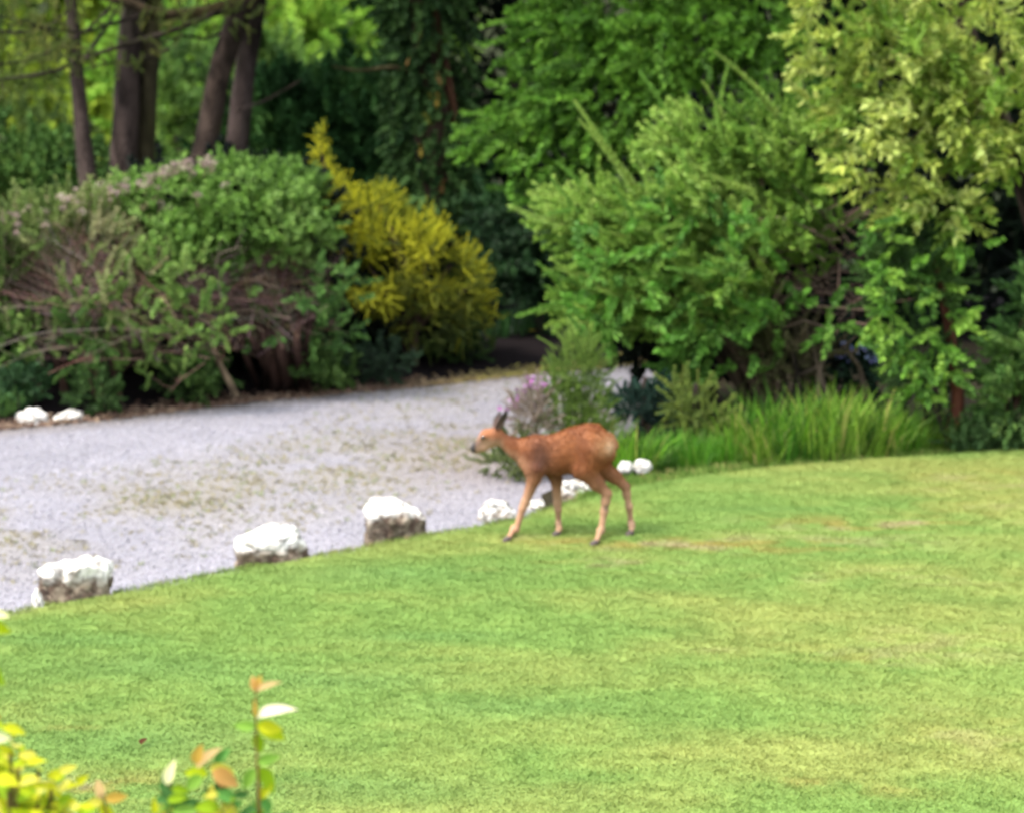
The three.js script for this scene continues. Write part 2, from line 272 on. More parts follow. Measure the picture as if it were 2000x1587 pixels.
{
  const geo = mergeVertices(new THREE.IcosahedronGeometry(1, 0)); geo.deleteAttribute('uv'); const ms = [], cs = [];
  for (let i = 0; i < 90000; i++) {
    const z = -Math.sqrt(mix(11 * 11, 22.5 * 22.5, rnd())), x = R(-0.245, 0.09) * -z; if (z > edgeZ(x) - 0.05 || z < farZ(x) + 0.02) continue;
    const m = mossAt(x, z); if (rnd() < m * 0.8) continue;
    const s = R(0.004, 0.011); _m.compose(V(x, driveY(x, z) + s * 0.2, z), new THREE.Quaternion().setFromEuler(new THREE.Euler(R(0, 6), R(0, 6), R(0, 6))), V(s * R(0.8, 1.5), s * R(0.5, 0.8), s * R(0.8, 1.4))); ms.push(_m.clone());
    const k = R(0.85, 1.28), c = driveColor(x, z); cs.push([c[0] * k * R(0.97, 1.03), c[1] * k, c[2] * k * R(0.97, 1.06)]);
  }
  tag(inst('gravel', geo, new THREE.MeshStandardMaterial({ roughness: 0.9 }), ms, cs, scene), 'loose grey stone chippings scattered over the drive', 'gravel', null, 'stuff');
}
{ // thin weeds and moss on the crown of the drive and along its lawn edge
  const t = new Tris(); for (let i = 0; i < 9; i++) { const a = R(0, 6.28), b = V(R(-0.02, 0.02), 0, R(-0.02, 0.02)); t.blade(b, b.clone().add(V(R(-0.03, 0.03), R(0.01, 0.03), R(-0.03, 0.03))), V(Math.cos(a), 0, Math.sin(a)), 0.006, vary(0.25)); }
  const ms = [], cs = [];
  for (let i = 0; i < 60000 && ms.length < 2200; i++) {
    const z = -Math.sqrt(mix(11 * 11, 22 * 22, rnd())), x = R(-0.245, 0.05) * -z; if (z > edgeZ(x) - 0.04 || z < farZ(x)) continue;
    const rim = Math.exp(-(((edgeZ(x) - z) / 0.16) ** 2)) * sstep(0.45, 0.65, fbm(x * 1.5, 3, 0, 2)); if (rnd() > Math.max(mossAt(x, z) * 0.8, rim)) continue;
    const s = R(0.5, 1.3); _m.makeRotationY(R(0, 6.28)).scale(V(s, s, s)).setPosition(x, driveY(x, z), z); ms.push(_m.clone()); cs.push(rnd() < 0.75 ? [0.17, 0.15, 0.09] : [0.13, 0.15, 0.07]);
  }
  tag(inst('drive_weeds', t.build(), M.far, ms, cs, scene), 'sparse dry moss and weeds along the middle of the gravel drive', 'weeds', null, 'stuff');
}
// planting bed between lawn and drive on the right, and litter along the far side of the drive
const bedSoil = sheet(range(0.2, 14, 0.2), (x) => { const a = edgeZ(x) + 0.05; return range(0, 1, 1 / 20).map((t) => mix(a - 0.12, a - 0.12 - mix(0.9, 6.5, sstep(0.2, 2.4, x)), t)); }, (x, z) => -0.11 + 0.05 * fbm(x * 2, z * 2) * sstep(0.2, 1.2, x), (x, z) => mix3([0.014, 0.011, 0.009], [0.03, 0.026, 0.014], fbm(x * 3, z * 3)), 1.3);
tag(part('flower_bed', bedSoil, floorMat, scene), null, null, null, 'structure');
tag(part('woodland_verge', sheet(range(-14, 14, 0.25), (x) => { const a = farZ(x); return range(0, 1, 1 / 10).map((t) => mix(a + 0.05, a - 5, t)); }, (x, z) => -0.155 + 0.1 * sstep(0, 1.4, farZ(x) - z) + 0.06 * (fbm(x * 2, z * 2) - 0.3) * sstep(0, 0.5, farZ(x) - z), (x, z) => mix3([0.085, 0.06, 0.042], [0.009, 0.007, 0.008], sstep(0.05, 0.4, farZ(x) - z)), 1.3), floorMat, scene), null, null, null, 'structure');  // soil coloured near black beneath the hedge to stand for its shade
{
  const t = new Tris(); t.leaf(V(0, 0, 0), V(0, 0, 1), V(1, 0, 0), V(0, 1, 0), 1, 0.5, [1, 1, 1], -0.3, 0.2); const ms = [], cs = [];
  for (let i = 0; i < 5200; i++) {
    const x = R(-6, 2.5), z = farZ(x) - Math.abs(R(-1, 1) * R(0, 1)) * 0.6 + 0.1, s = R(0.025, 0.07); ms.push(orient(V(x, -0.135 + 0.1 * sstep(0, 1.4, farZ(x) - z) + R(0, 0.02), z), V(R(-0.6, 0.6), 1, R(-0.6, 0.6)), s));
    const golden = sstep(-1.2, 0.2, x) * R(0.3, 1); cs.push(mix3(pick([[0.15, 0.1, 0.075], [0.11, 0.065, 0.045], [0.07, 0.042, 0.032], [0.19, 0.14, 0.1]]), [0.19, 0.18, 0.045], golden));
  }
  tag(inst('leaf_litter', t.build(), M.far, ms, cs, scene), 'brown fallen leaves along the far edge of the gravel drive', 'leaf litter', null, 'stuff');
}

// ------------------------------------------------------------------ stones
function rock(name, label, spec, cut = 0.4, group) {
  const { X0, X1, top, depth, base, dz = 0.8, dirt = 0.5, sq = 3 } = spec;
  const a = at(X0, top, depth), b = at(X1, top, depth), w = (b.x - a.x) / 2, y0 = base ?? DRIVE - 0.06, h = (a.y - y0) / 2, c = V((a.x + b.x) / 2, y0 + h, -depth);
  const g = mergeVertices(new THREE.IcosahedronGeometry(1, 22).deleteAttribute('uv').deleteAttribute('normal')), p = g.attributes.position, col = [], k = R(0, 90);
  const planes = Array.from({ length: 9 }, () => ({ n: rdir(), d: R(0.72, 0.95) }));
  for (let i = 0; i < p.count; i++) {
    const v = V().fromBufferAttribute(p, i).normalize();
    let r = 1 / Math.pow(Math.abs(v.x) ** sq + Math.abs(v.y) ** sq + Math.abs(v.z) ** sq, 1 / sq); v.multiplyScalar(r);
    for (const q of planes) { const s = v.dot(q.n) - q.d; if (s > 0) v.addScaledVector(q.n, -s * 0.9); }
    const n = fbm(v.x * 2.2 + k, v.y * 2.2, v.z * 2.2, 5), crack = Math.abs(noise(v.x * 3 + k, v.y * 4 + 3, v.z * 3) - 0.5); v.multiplyScalar(1 + 0.42 * (n - 0.5) - 0.09 * (1 - sstep(0, 0.05, crack)));
    // lit white top and shaded brown sides put into the colour, uneven border
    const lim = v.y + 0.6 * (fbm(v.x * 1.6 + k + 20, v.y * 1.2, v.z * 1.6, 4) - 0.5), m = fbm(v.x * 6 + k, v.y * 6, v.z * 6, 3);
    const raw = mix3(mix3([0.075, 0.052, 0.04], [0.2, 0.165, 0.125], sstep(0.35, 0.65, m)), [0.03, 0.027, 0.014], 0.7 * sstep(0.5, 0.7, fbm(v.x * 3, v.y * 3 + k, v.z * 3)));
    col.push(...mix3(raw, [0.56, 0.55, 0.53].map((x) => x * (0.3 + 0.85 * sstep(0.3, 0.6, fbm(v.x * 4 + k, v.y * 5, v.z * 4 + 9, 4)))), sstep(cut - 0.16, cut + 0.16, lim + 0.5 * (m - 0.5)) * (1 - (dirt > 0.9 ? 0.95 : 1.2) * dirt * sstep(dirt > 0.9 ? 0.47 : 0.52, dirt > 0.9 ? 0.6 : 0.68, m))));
    p.setXYZ(i, v.x * w, v.y * h, v.z * w * dz);
  }
  g.setAttribute('color', new THREE.Float32BufferAttribute(col, 3)); g.computeVertexNormals();
  const o = part(name, g, M.matt, scene); o.position.copy(c); return tag(o, label, 'stone', group);
}
const LINE = 'white-topped stones lining the lawn edge';
rock('edge_stone', 'white-topped boulder at the lawn edge, nearest of the row', { X0: 74, X1: 218, top: 1094, depth: 12.25, sq: 5 }, 0.55, LINE);
rock('edge_stone', 'white-topped boulder with a peaked top between two others along the lawn edge', { X0: 458, X1: 606, top: 1022, depth: 13.15, sq: 2.6 }, 0.3, LINE);
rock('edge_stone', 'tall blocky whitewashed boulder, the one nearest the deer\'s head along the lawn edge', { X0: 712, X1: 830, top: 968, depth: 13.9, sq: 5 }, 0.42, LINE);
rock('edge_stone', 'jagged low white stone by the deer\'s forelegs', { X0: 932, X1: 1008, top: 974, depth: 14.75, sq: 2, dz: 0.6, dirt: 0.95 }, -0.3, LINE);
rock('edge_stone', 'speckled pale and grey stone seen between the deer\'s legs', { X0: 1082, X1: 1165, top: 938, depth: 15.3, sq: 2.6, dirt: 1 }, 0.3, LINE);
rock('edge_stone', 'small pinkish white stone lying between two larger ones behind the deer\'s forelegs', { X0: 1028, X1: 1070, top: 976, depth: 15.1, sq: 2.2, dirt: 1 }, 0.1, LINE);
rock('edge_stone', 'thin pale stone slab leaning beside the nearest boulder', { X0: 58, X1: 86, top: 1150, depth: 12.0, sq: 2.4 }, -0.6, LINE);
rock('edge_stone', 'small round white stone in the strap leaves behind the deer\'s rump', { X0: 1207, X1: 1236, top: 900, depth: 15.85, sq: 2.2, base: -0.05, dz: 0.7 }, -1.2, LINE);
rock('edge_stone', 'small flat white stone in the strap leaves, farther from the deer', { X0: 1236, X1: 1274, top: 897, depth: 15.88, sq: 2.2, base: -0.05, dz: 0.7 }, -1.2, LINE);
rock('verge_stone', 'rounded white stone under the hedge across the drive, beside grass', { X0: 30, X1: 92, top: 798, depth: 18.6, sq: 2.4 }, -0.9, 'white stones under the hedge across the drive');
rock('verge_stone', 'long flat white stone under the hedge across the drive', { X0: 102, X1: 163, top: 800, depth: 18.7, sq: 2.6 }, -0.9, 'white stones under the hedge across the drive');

// ------------------------------------------------------------------ roe deer
{
  const Z0 = 13.68, near = -0.06, far = 0.075, P = (X, Y, dz = 0) => at(X, Y, Z0 + dz), F = (X, Y) => ground(X, Y, 0.012), u = Z0 / FPX;
  const base = V(at(1095, 1050, Z0).x, 0, -Z0);
  const bones = [];
  const chain = (k, zs, ...pts) => { for (let i = 0; i + 1 < pts.length; i++) bones.push({ a: pts[i][0], b: pts[i + 1][0], ra: pts[i][1] * u, rb: pts[i + 1][1] * u, k, zs }); };
  chain(0.05, 1.28, [P(1046, 889), 37.5], [P(1086, 888), 37], [P(1124, 878), 41.5], [P(1155, 873), 42.5], [P(1173, 879), 28]);      // trunk
  chain(0.04, 1.15, [P(1040, 884), 28], [P(1008, 874), 17], [P(978, 857), 13.5]);                                                      // neck
  chain(0.018, 1.12, [P(968, 850), 16.5], [P(951, 852), 14], [P(929, 873), 8], [P(925, 876), 7.2]);                                       // skull and bridge
  chain(0.018, 1.15, [P(964, 858), 14], [P(944, 872), 8.5], [P(930, 879), 5.4]);                                                      // jaw
  for (const s of [-1, 1]) { bones.push({ a: P(1048, 876, s * 0.05), b: P(1044, 915, s * 0.062), ra: 26 * u, rb: 20 * u, k: 0.04, zs: 1.3 }); bones.push({ a: P(948, 851, s * 0.03), b: P(941, 855, s * 0.026), ra: 5 * u, rb: 3.5 * u, k: 0.016, zs: 1 }); }
  chain(0.02, 1, [P(1046, 912, near), 19], [P(1043, 934, near), 12.5], [P(1026, 980, near + 0.005), 8], [P(1021, 992, near), 6.8], [P(1008, 1033, -0.06), 6], [F(1003, 1042).setY(0.045), 5.6], [F(994, 1052).setY(0.022), 4.3]);
  chain(0.02, 1, [P(1072, 905, far), 20], [P(1086, 934, far), 11.5], [P(1089, 982, far), 7.2], [P(1090, 994, far), 6.2], [P(1091, 1022, far + 0.02), 5.4], [F(1092, 1040).setY(0.04), 5.2], [F(1090, 1042).setY(0.02), 4.3]);
  chain(0.045, 1.2, [P(1162, 880, near), 36], [P(1143, 912, near), 26]);
  chain(0.022, 1, [P(1143, 914, near), 23], [P(1164, 942, near), 14], [P(1186, 964, near), 8.4], [P(1183, 978, near), 8], [P(1180, 998, near - 0.01), 6.8], [P(1174, 1036, near - 0.03), 6.2], [F(1172, 1048).setY(0.05), 5.8], [F(1165, 1059).setY(0.022), 4.4]);
  chain(0.045, 1.2, [P(1166, 884, far), 33], [P(1168, 908, far), 24]);
  chain(0.022, 1, [P(1170, 910, far), 20], [P(1200, 930, far), 12.5], [P(1222, 950, far), 8], [P(1224, 964, far), 7.4], [P(1229, 990, far), 6.2], [P(1233, 1022, far + 0.02), 5.8], [F(1234, 1036).setY(0.042), 5.4], [F(1233, 1041).setY(0.02), 4.4]);
  chain(0.02, 1, [P(1192, 856), 9], [P(1201, 868), 6.5]);                                                                           // rump tuft
  const N = 224, half = 0.53, mid = V((P(918, 900).x + P(1240, 900).x) / 2, 0.38, -Z0 - 0.0), cell = 2 * half / N;
  const D = new Float32Array(N * N * N).fill(0.2);
  for (const b of bones) {
    const m = Math.max(b.ra, b.rb) + 0.07, lo = [], hi = [];
    for (const ax of ['x', 'y', 'z']) { lo.push(Math.max(1, Math.floor((Math.min(b.a[ax], b.b[ax]) - m - mid[ax] + half) / cell))); hi.push(Math.min(N - 2, Math.ceil((Math.max(b.a[ax], b.b[ax]) + m - mid[ax] + half) / cell))); }
    const ex = b.b.x - b.a.x, ey = b.b.y - b.a.y, ez = (b.b.z - b.a.z) * b.zs, ee = ex * ex + ey * ey + ez * ez || 1e-9;
    for (let k = lo[2]; k <= hi[2]; k++) for (let j = lo[1]; j <= hi[1]; j++) for (let i = lo[0]; i <= hi[0]; i++) {
      const x = mid.x - half + i * cell - b.a.x, y = mid.y - half + j * cell - b.a.y, z = (mid.z - half + k * cell - b.a.z) * b.zs;
      const t = clamp((x * ex + y * ey + z * ez) / ee), qx = x - t * ex, qy = y - t * ey, qz = z - t * ez, d = Math.sqrt(qx * qx + qy * qy + qz * qz) - mix(b.ra, b.rb, t);
      const o = (k * N + j) * N + i, h = Math.max(b.k - Math.abs(D[o] - d), 0) / b.k; D[o] = Math.min(D[o], d) - h * h * b.k * 0.25;
    }
  }
  const mc = new MarchingCubes(N, M.matt, false, false, 220000); mc.isolation = 0; for (let i = 0; i < D.length; i++) mc.field[i] = -D[i]; mc.update();
  let g = new THREE.BufferGeometry(); const pa = new Float32Array(mc.count * 3);
  for (let i = 0; i < mc.count; i++) { pa[i * 3] = mc.positionArray[i * 3] * half + mid.x; pa[i * 3 + 1] = mc.positionArray[i * 3 + 1] * half + mid.y; pa[i * 3 + 2] = mc.positionArray[i * 3 + 2] * half + mid.z; }
  g.setAttribute('position', new THREE.BufferAttribute(pa, 3)); g = mergeVertices(g, 1e-5); g.computeVertexNormals();
  // ears: cupped leaf-shaped shells joined to the skull
  const ear = (b, t, tipz) => {
    const n = 10, m = 6, pos = [], idx = []; const ax = t.clone().sub(b), L = ax.length(); ax.normalize(); const side = V(0.75, 0.1, 0.66 * tipz).addScaledVector(ax, -ax.dot(V(0.75, 0.1, 0.66 * tipz))).normalize(), nor = side.clone().cross(ax).normalize();
    for (let sh = 0; sh < 2; sh++) for (let i = 0; i <= n; i++) for (let j = 0; j <= m; j++) {
      const v = i / n, w = 0.029 * Math.pow(Math.sin(Math.PI * (0.1 + 0.9 * v) ** 0.75), 0.8) * (v > 0.98 ? 0.1 : 1) + 0.003, s = j / m * 2 - 1, th = sh ? 0.004 : 0;
      const q = b.clone().addScaledVector(ax, v * L).addScaledVector(side, s * w).addScaledVector(nor, (s * s - 1) * w * 0.55 + th); pos.push(q.x, q.y, q.z);
      if (i < n && j < m) { const a = sh * (n + 1) * (m + 1) + i * (m + 1) + j, c = a + m + 1; sh ? idx.push(a, c, a + 1, a + 1, c, c + 1) : idx.push(a, a + 1, c, a + 1, c + 1, c); }
    }
    const e = new THREE.BufferGeometry(); e.setAttribute('position', new THREE.Float32BufferAttribute(pos, 3)); e.setIndex(idx); e.computeVertexNormals(); return e;
  };
  const nBody = g.attributes.position.count;
  g = mergeGeometries([g, ear(P(971, 838, -0.03), P(990, 800, -0.055), -1), ear(P(968, 837, 0.025), P(977, 803, 0.06), 1)]);
  const p = g.attributes.position, nr = g.attributes.normal, col = [];
  const toPx = (v) => { const d = v.clone().sub(V(0, EYE, 0)), zc = -(d.z * cp + d.y * sp) ; return [1000 + d.x / (d.y * -sp - d.z * cp) * FPX, 793.5 - (d.y * cp - d.z * sp) / (d.y * -sp - d.z * cp) * FPX]; };
  const blob = (X, Y, x, y, rx, ry) => Math.exp(-(((X - x) / rx) ** 2 + ((Y - y) / ry) ** 2));
  const anchors = {};
  for (let i = 0; i < p.count; i++) {
    const v = V().fromBufferAttribute(p, i), X = 1095 + (v.x - base.x) / u, Y = 1050 - v.y / u * 1.0;      // the coat pattern is laid out on the animal's own length and height
    const n = fbm(v.x * 14, v.y * 14, v.z * 14, 3), streak = noise(v.x * 90, v.y * 40, v.z * 60), up = nr.getY(i);
    let c = mix3([0.145, 0.046, 0.015], [0.21, 0.075, 0.026], sstep(0.2, 0.8, n));
    c = mix3(c, [0.11, 0.05, 0.04], 0.75 * blob(X, Y, 1052, 890, 24, 36));                       // greyer shoulder
    c = mix3(c, [0.2, 0.095, 0.048], 0.6 * sstep(905, 935, Y));                        // paler below
    c = mix3(c, [0.29, 0.175, 0.1], 0.9 * sstep(935, 990, Y));                                 // tan legs
    const neck = sstep(1046, 1010, X); c = mix3(c, [0.32, 0.17, 0.1], 0.85 * neck * sstep(868, 892, Y + (X - 1000) * -0.45));
    c = mix3(c, [0.36, 0.2, 0.095], 0.75 * clamp(1.3 * blob(X, Y, 1184, 866, 22, 19)) * (0.45 + 0.8 * n)); c = mix3(c, [0.5, 0.37, 0.25], 0.55 * blob(X, Y, 1190, 866, 9, 12));                  // rump patch
    const head = sstep(986, 972, X); c = mix3(c, [0.3, 0.18, 0.115], 0.8 * head * sstep(846, 866, Y));
    c = mix3(c, [0.075, 0.04, 0.032], 0.8 * blob(X, Y, 930, 862, 9, 12) * head);
    if (X < 929 + 4 * n) c = mix3(c, [0.02, 0.016, 0.016], sstep(930, 923, X) * sstep(887, 880, Y));          // dark nose
    c = mix3(c, [0.28, 0.22, 0.18], 0.8 * blob(X, Y, 934, 891, 9, 4) * head);                      // white chin
    c = mix3(c, [0.035, 0.022, 0.016], blob(X, Y, 1184, 990, 6, 6) * 0.9 * (v.z > -Z0 ? 1 : 0.3));
    if (i >= nBody) c = mix3([0.09, 0.055, 0.045], [0.04, 0.033, 0.036], sstep(826, 806, Y));
    const k = (0.9 + 0.2 * streak) * (0.91 + 0.18 * noise(v.x * 30, v.y * 22, v.z * 30)); col.push(c[0] * k, c[1] * k, c[2] * k);
  }
  g.setAttribute('color', new THREE.Float32BufferAttribute(col, 3)); g.translate(-base.x, 0, -base.z);
  const deer = thing('roe_deer', 'young red-brown roe deer walking left across the lawn', 'deer', base);
  part('body', g, new THREE.MeshStandardMaterial({ vertexColors: true, roughness: 0.82 }), deer);
  { // short coat: hairs lying back along the body
    const q = g.attributes.position, nn = g.attributes.normal, cc = g.attributes.color, ix = g.index.array, areas = new Float32Array(ix.length / 3); let sum = 0;
    const A = V(), B = V(), C = V();
    for (let i = 0; i < areas.length; i++) { A.fromBufferAttribute(q, ix[i * 3]); B.fromBufferAttribute(q, ix[i * 3 + 1]); C.fromBufferAttribute(q, ix[i * 3 + 2]); sum += B.sub(A).cross(C.sub(A)).length(); areas[i] = sum; }
    const hair = new Tris(); hair.blade(V(0, 0, 0), V(0, 1, 0.25), V(1, 0, 0), 0.2, [1, 1, 1], V(0, 0, -0.08));
    const ms = [], cs = [];
    for (let i = 0; i < 42000; i++) {
      const r = rnd() * sum; let lo = 0, hi = areas.length - 1; while (lo < hi) { const m = (lo + hi) >> 1; areas[m] < r ? lo = m + 1 : hi = m; }
      const a = ix[lo * 3], p0 = V().fromBufferAttribute(q, a), n0 = V().fromBufferAttribute(nn, a), thick = sstep(0.2, 0.42, p0.y) * sstep(-0.5, -0.2, p0.x);
      const flow = V(0.9, -0.55 - 0.4 * (1 - thick), 0).addScaledVector(n0, -n0.dot(V(0.9, -0.55 - 0.4 * (1 - thick), 0))).normalize().addScaledVector(n0, R(0.12, 0.4)).add(rdir().multiplyScalar(0.16));
      ms.push(orient(p0.addScaledVector(n0, -0.001), flow, mix(0.006, 0.017, thick) * R(0.7, 1.2))); const k = R(0.75, 1.3); cs.push([cc.getX(a) * k, cc.getY(a) * k, cc.getZ(a) * k]);
    }
    inst('fur', hair.build(), M.far, ms, cs, deer);
  }
  const eyeMat = new THREE.MeshPhysicalMaterial({ color: 0x0a0706, roughness: 0.12, clearcoat: 1 });
  for (const s of [-1, 1]) { const e = part('eye', new THREE.SphereGeometry(0.0115, 16, 12), eyeMat, deer); e.position.copy(P(943, 853.5, s * 0.044).sub(base)); e.scale.set(1.15, 0.95, 0.7); }
  // cloven hooves
  const hoofMat = new THREE.MeshStandardMaterial({ color: 0x3b2f2a, roughness: 0.6 });
  const hg = (() => { const parts = [-1, 1].map((s) => { const h = new THREE.SphereGeometry(1, 12, 8, 0, 6.2832, 0, 1.7).scale(0.026, 0.03, 0.0105); const q = h.attributes.position; for (let i = 0; i < q.count; i++) { const y = q.getY(i); q.setX(i, q.getX(i) - 0.014 * (1 - y / 0.03)); } return h.translate(0.002, 0, s * 0.0108).rotateY(s * 0.1); }); const m = mergeGeometries(parts); m.computeVertexNormals(); return m; })();
  for (const [X, Y] of [[992, 1054], [1089, 1042.5], [1163, 1061], [1232, 1042]]) { const h = part('hoof', hg, hoofMat, deer); h.position.copy(F(X, Y).setY(0.004).sub(base)); }
}

// ------------------------------------------------------------------ trees of the wood behind
const BR = [0.055, 0.04, 0.036];
function tree(name, label, X, Y, depth, build, group) { const q = ground(X, Y, -0.16); const o = V(at(X, 0, depth).x, -0.16, -depth); return [thing(name, label, 'tree', o, group), o]; }
const path = (depth, ...pts) => pts.map(([X, Y, dz = 0]) => at(X, Y, depth + dz));
const GREEN = { fresh: [[0.05, 0.1, 0.016], [0.085, 0.17, 0.022], [0.14, 0.22, 0.03]], lime: [[0.1, 0.17, 0.02], [0.17, 0.25, 0.03], [0.26, 0.31, 0.05]], mid: [[0.028, 0.065, 0.016], [0.05, 0.105, 0.022], [0.075, 0.14, 0.03]], dark: [[0.009, 0.024, 0.013], [0.016, 0.045, 0.018], [0.028, 0.07, 0.024]] };
{
  // slender tree
  const [t, o] = tree('woodland_tree', 'slender dark trunk, farthest to the left of the bare trunks', 160, 0, 27);
  part('trunk', limb(rel([V(at(178, 0, 27).x, -0.2, -27), ...path(27, [172, 360], [160, 250], [148, 120], [140, 20], [128, -120], [120, -420], [100, -800])], o), [0.13, 0.11, 0.095, 0.08, 0.075, 0.06, 0.05, 0.02], bark(BR, 0.2)), barkMat, t);
  part('branch', limb(rel(path(27, [146, 110], [105, 70, -0.3], [60, 45, -0.8], [-10, 30, -1.4]), o), [0.035, 0.03, 0.022, 0.012], bark([0.05, 0.04, 0.035], 0.1), 8), barkMat, t);
  part('branch', limb(rel(path(27, [150, 135], [185, 85, 0.4], [215, 40, 0.8], [250, -50, 1.2]), o), [0.03, 0.026, 0.02, 0.012], bark([0.05, 0.04, 0.035], 0.1), 8), barkMat, t);
  crown(t, 420, G.broad, M.far, { name: 'crown', lobes: [lobe(100, -900, 27, 480, 400, 2.2), lobe(-60, -500, 28, 280, 250, 1.6)], colors: GREEN.fresh, size: [0.5, 0.9] });
}
{
  const [t, o] = tree('woodland_tree', 'stout straight trunk with a mossy twin stem growing against it', 255, 0, 27.5);
  part('trunk', limb(rel([V(at(238, 0, 27.5).x, -0.2, -27.5), ...path(27.5, [241, 340], [247, 220], [252, 90], [262, 0], [268, -120], [280, -500], [300, -900])], o), [0.22, 0.175, 0.155, 0.145, 0.14, 0.13, 0.09, 0.04], bark(BR, 0.15), 14), barkMat, t);
  part('trunk', limb(rel([V(at(270, 0, 27.7).x, -0.2, -27.7), ...path(27.7, [279, 340], [286, 200], [294, 60], [300, -60], [330, -500], [380, -850])], o), [0.17, 0.14, 0.125, 0.12, 0.11, 0.07, 0.03], bark([0.05, 0.043, 0.024], 0.9, [0.1, 0.1, 0.03]), 12), barkMat, t);
  crown(t, 520, G.broad, M.far, { name: 'crown', lobes: [lobe(300, -950, 27.6, 560, 420, 2.6)], colors: GREEN.fresh, size: [0.5, 0.9] });
}
{
  const [t, o] = tree('leaning_tree', 'leaning forked trunk with a thick mossy limb reaching left over the clearing', 410, 0, 25.5);
  part('trunk', limb(rel([V(at(385, 0, 25.5).x, -0.2, -25.5), ...path(25.5, [396, 330], [412, 230], [432, 130], [462, 40], [488, -30], [520, -200], [560, -600], [600, -900])], o), [0.22, 0.15, 0.13, 0.125, 0.13, 0.15, 0.12, 0.08, 0.03], bark([0.045, 0.032, 0.026], 0.7, [0.1, 0.085, 0.035]), 14), barkMat, t);
  part('trunk', limb(rel([V(at(455, 0, 25.9).x, -0.2, -25.9), ...path(25.9, [462, 330], [468, 240], [480, 130], [492, 40], [505, -60], [480, -400], [440, -800])], o), [0.16, 0.13, 0.125, 0.12, 0.13, 0.12, 0.07, 0.03], bark([0.05, 0.037, 0.035], 0.1), 12), barkMat, t);
  part('limb', limb(rel(path(25.5, [486, -8], [430, 16, -0.2], [370, 28, -0.4], [310, 28, -0.6], [255, 8, -0.7], [190, -12, -0.8], [100, -60, -0.9]), o), [0.085, 0.08, 0.07, 0.062, 0.05, 0.04, 0.02], bark([0.055, 0.04, 0.024], 0.7, [0.085, 0.07, 0.025]), 12), barkMat, t);
  part('branch', limb(rel(path(25.5, [470, 4], [410, 30, -0.4], [335, 60, -0.9], [250, 85, -1.3], [170, 112, -1.6], [100, 140, -1.9], [-20, 158, -2.2]), o), [0.03, 0.03, 0.03, 0.026, 0.022, 0.018, 0.012], bark([0.05, 0.038, 0.032], 0.2), 8), barkMat, t);
  part('branch', limb(rel(path(25.5, [300, 24, -0.6], [240, 40, -1], [160, 62, -1.4], [90, 55, -1.9], [0, 45, -2.2]), o), [0.022, 0.02, 0.017, 0.014, 0.008], bark([0.03, 0.022, 0.02], 0.2), 8), barkMat, t);
  for (const pts of [[[240, -20, -0.5], [190, 40, -0.9], [120, 90, -1.3], [40, 120, -1.6], [-30, 128, -1.9]], [[330, 95, -0.9], [270, 118, -1.2], [200, 125, -1.5], [130, 150, -1.8]], [[-20, 60, -1.6], [50, 62, -1.5], [110, 40, -1.3], [150, -10, -1.1]], [[440, 60, 0.2], [400, 75, -0.2], [350, 70, -0.6], [300, 92, -0.9]]]) part('branch', limb(rel(path(25.5, ...pts), o), [0.02, 0.017, 0.014, 0.007], bark([0.05, 0.038, 0.032], 0.2), 7), barkMat, t);
  part('branch', limb(rel(path(25.5, [466, 215], [520, 195, -0.4], [590, 155, -0.8]), o), [0.018, 0.014, 0.008], bark(BR, 0.2), 8), barkMat, t);
  crown(t, 700, G.broad, M.far, { name: 'crown', lobes: [lobe(560, -900, 25.5, 600, 420, 2.8), lobe(120, -420, 24, 260, 180, 1.4)], colors: GREEN.fresh, size: [0.45, 0.8] });
  // sparse yellow-green leaves along the low branches
  crown(t, 210, G.small, M.leaf, { name: 'foliage', lobes: [lobe(150, 60, 23.8, 200, 75, 1), lobe(20, 120, 23.4, 130, 90, 0.8), lobe(420, 30, 24.6, 110, 40, 0.7)], colors: [[0.05, 0.075, 0.018], [0.09, 0.125, 0.026], [0.14, 0.15, 0.035]], size: [0.12, 0.24], inner: 0, gap: 0.45 });
}
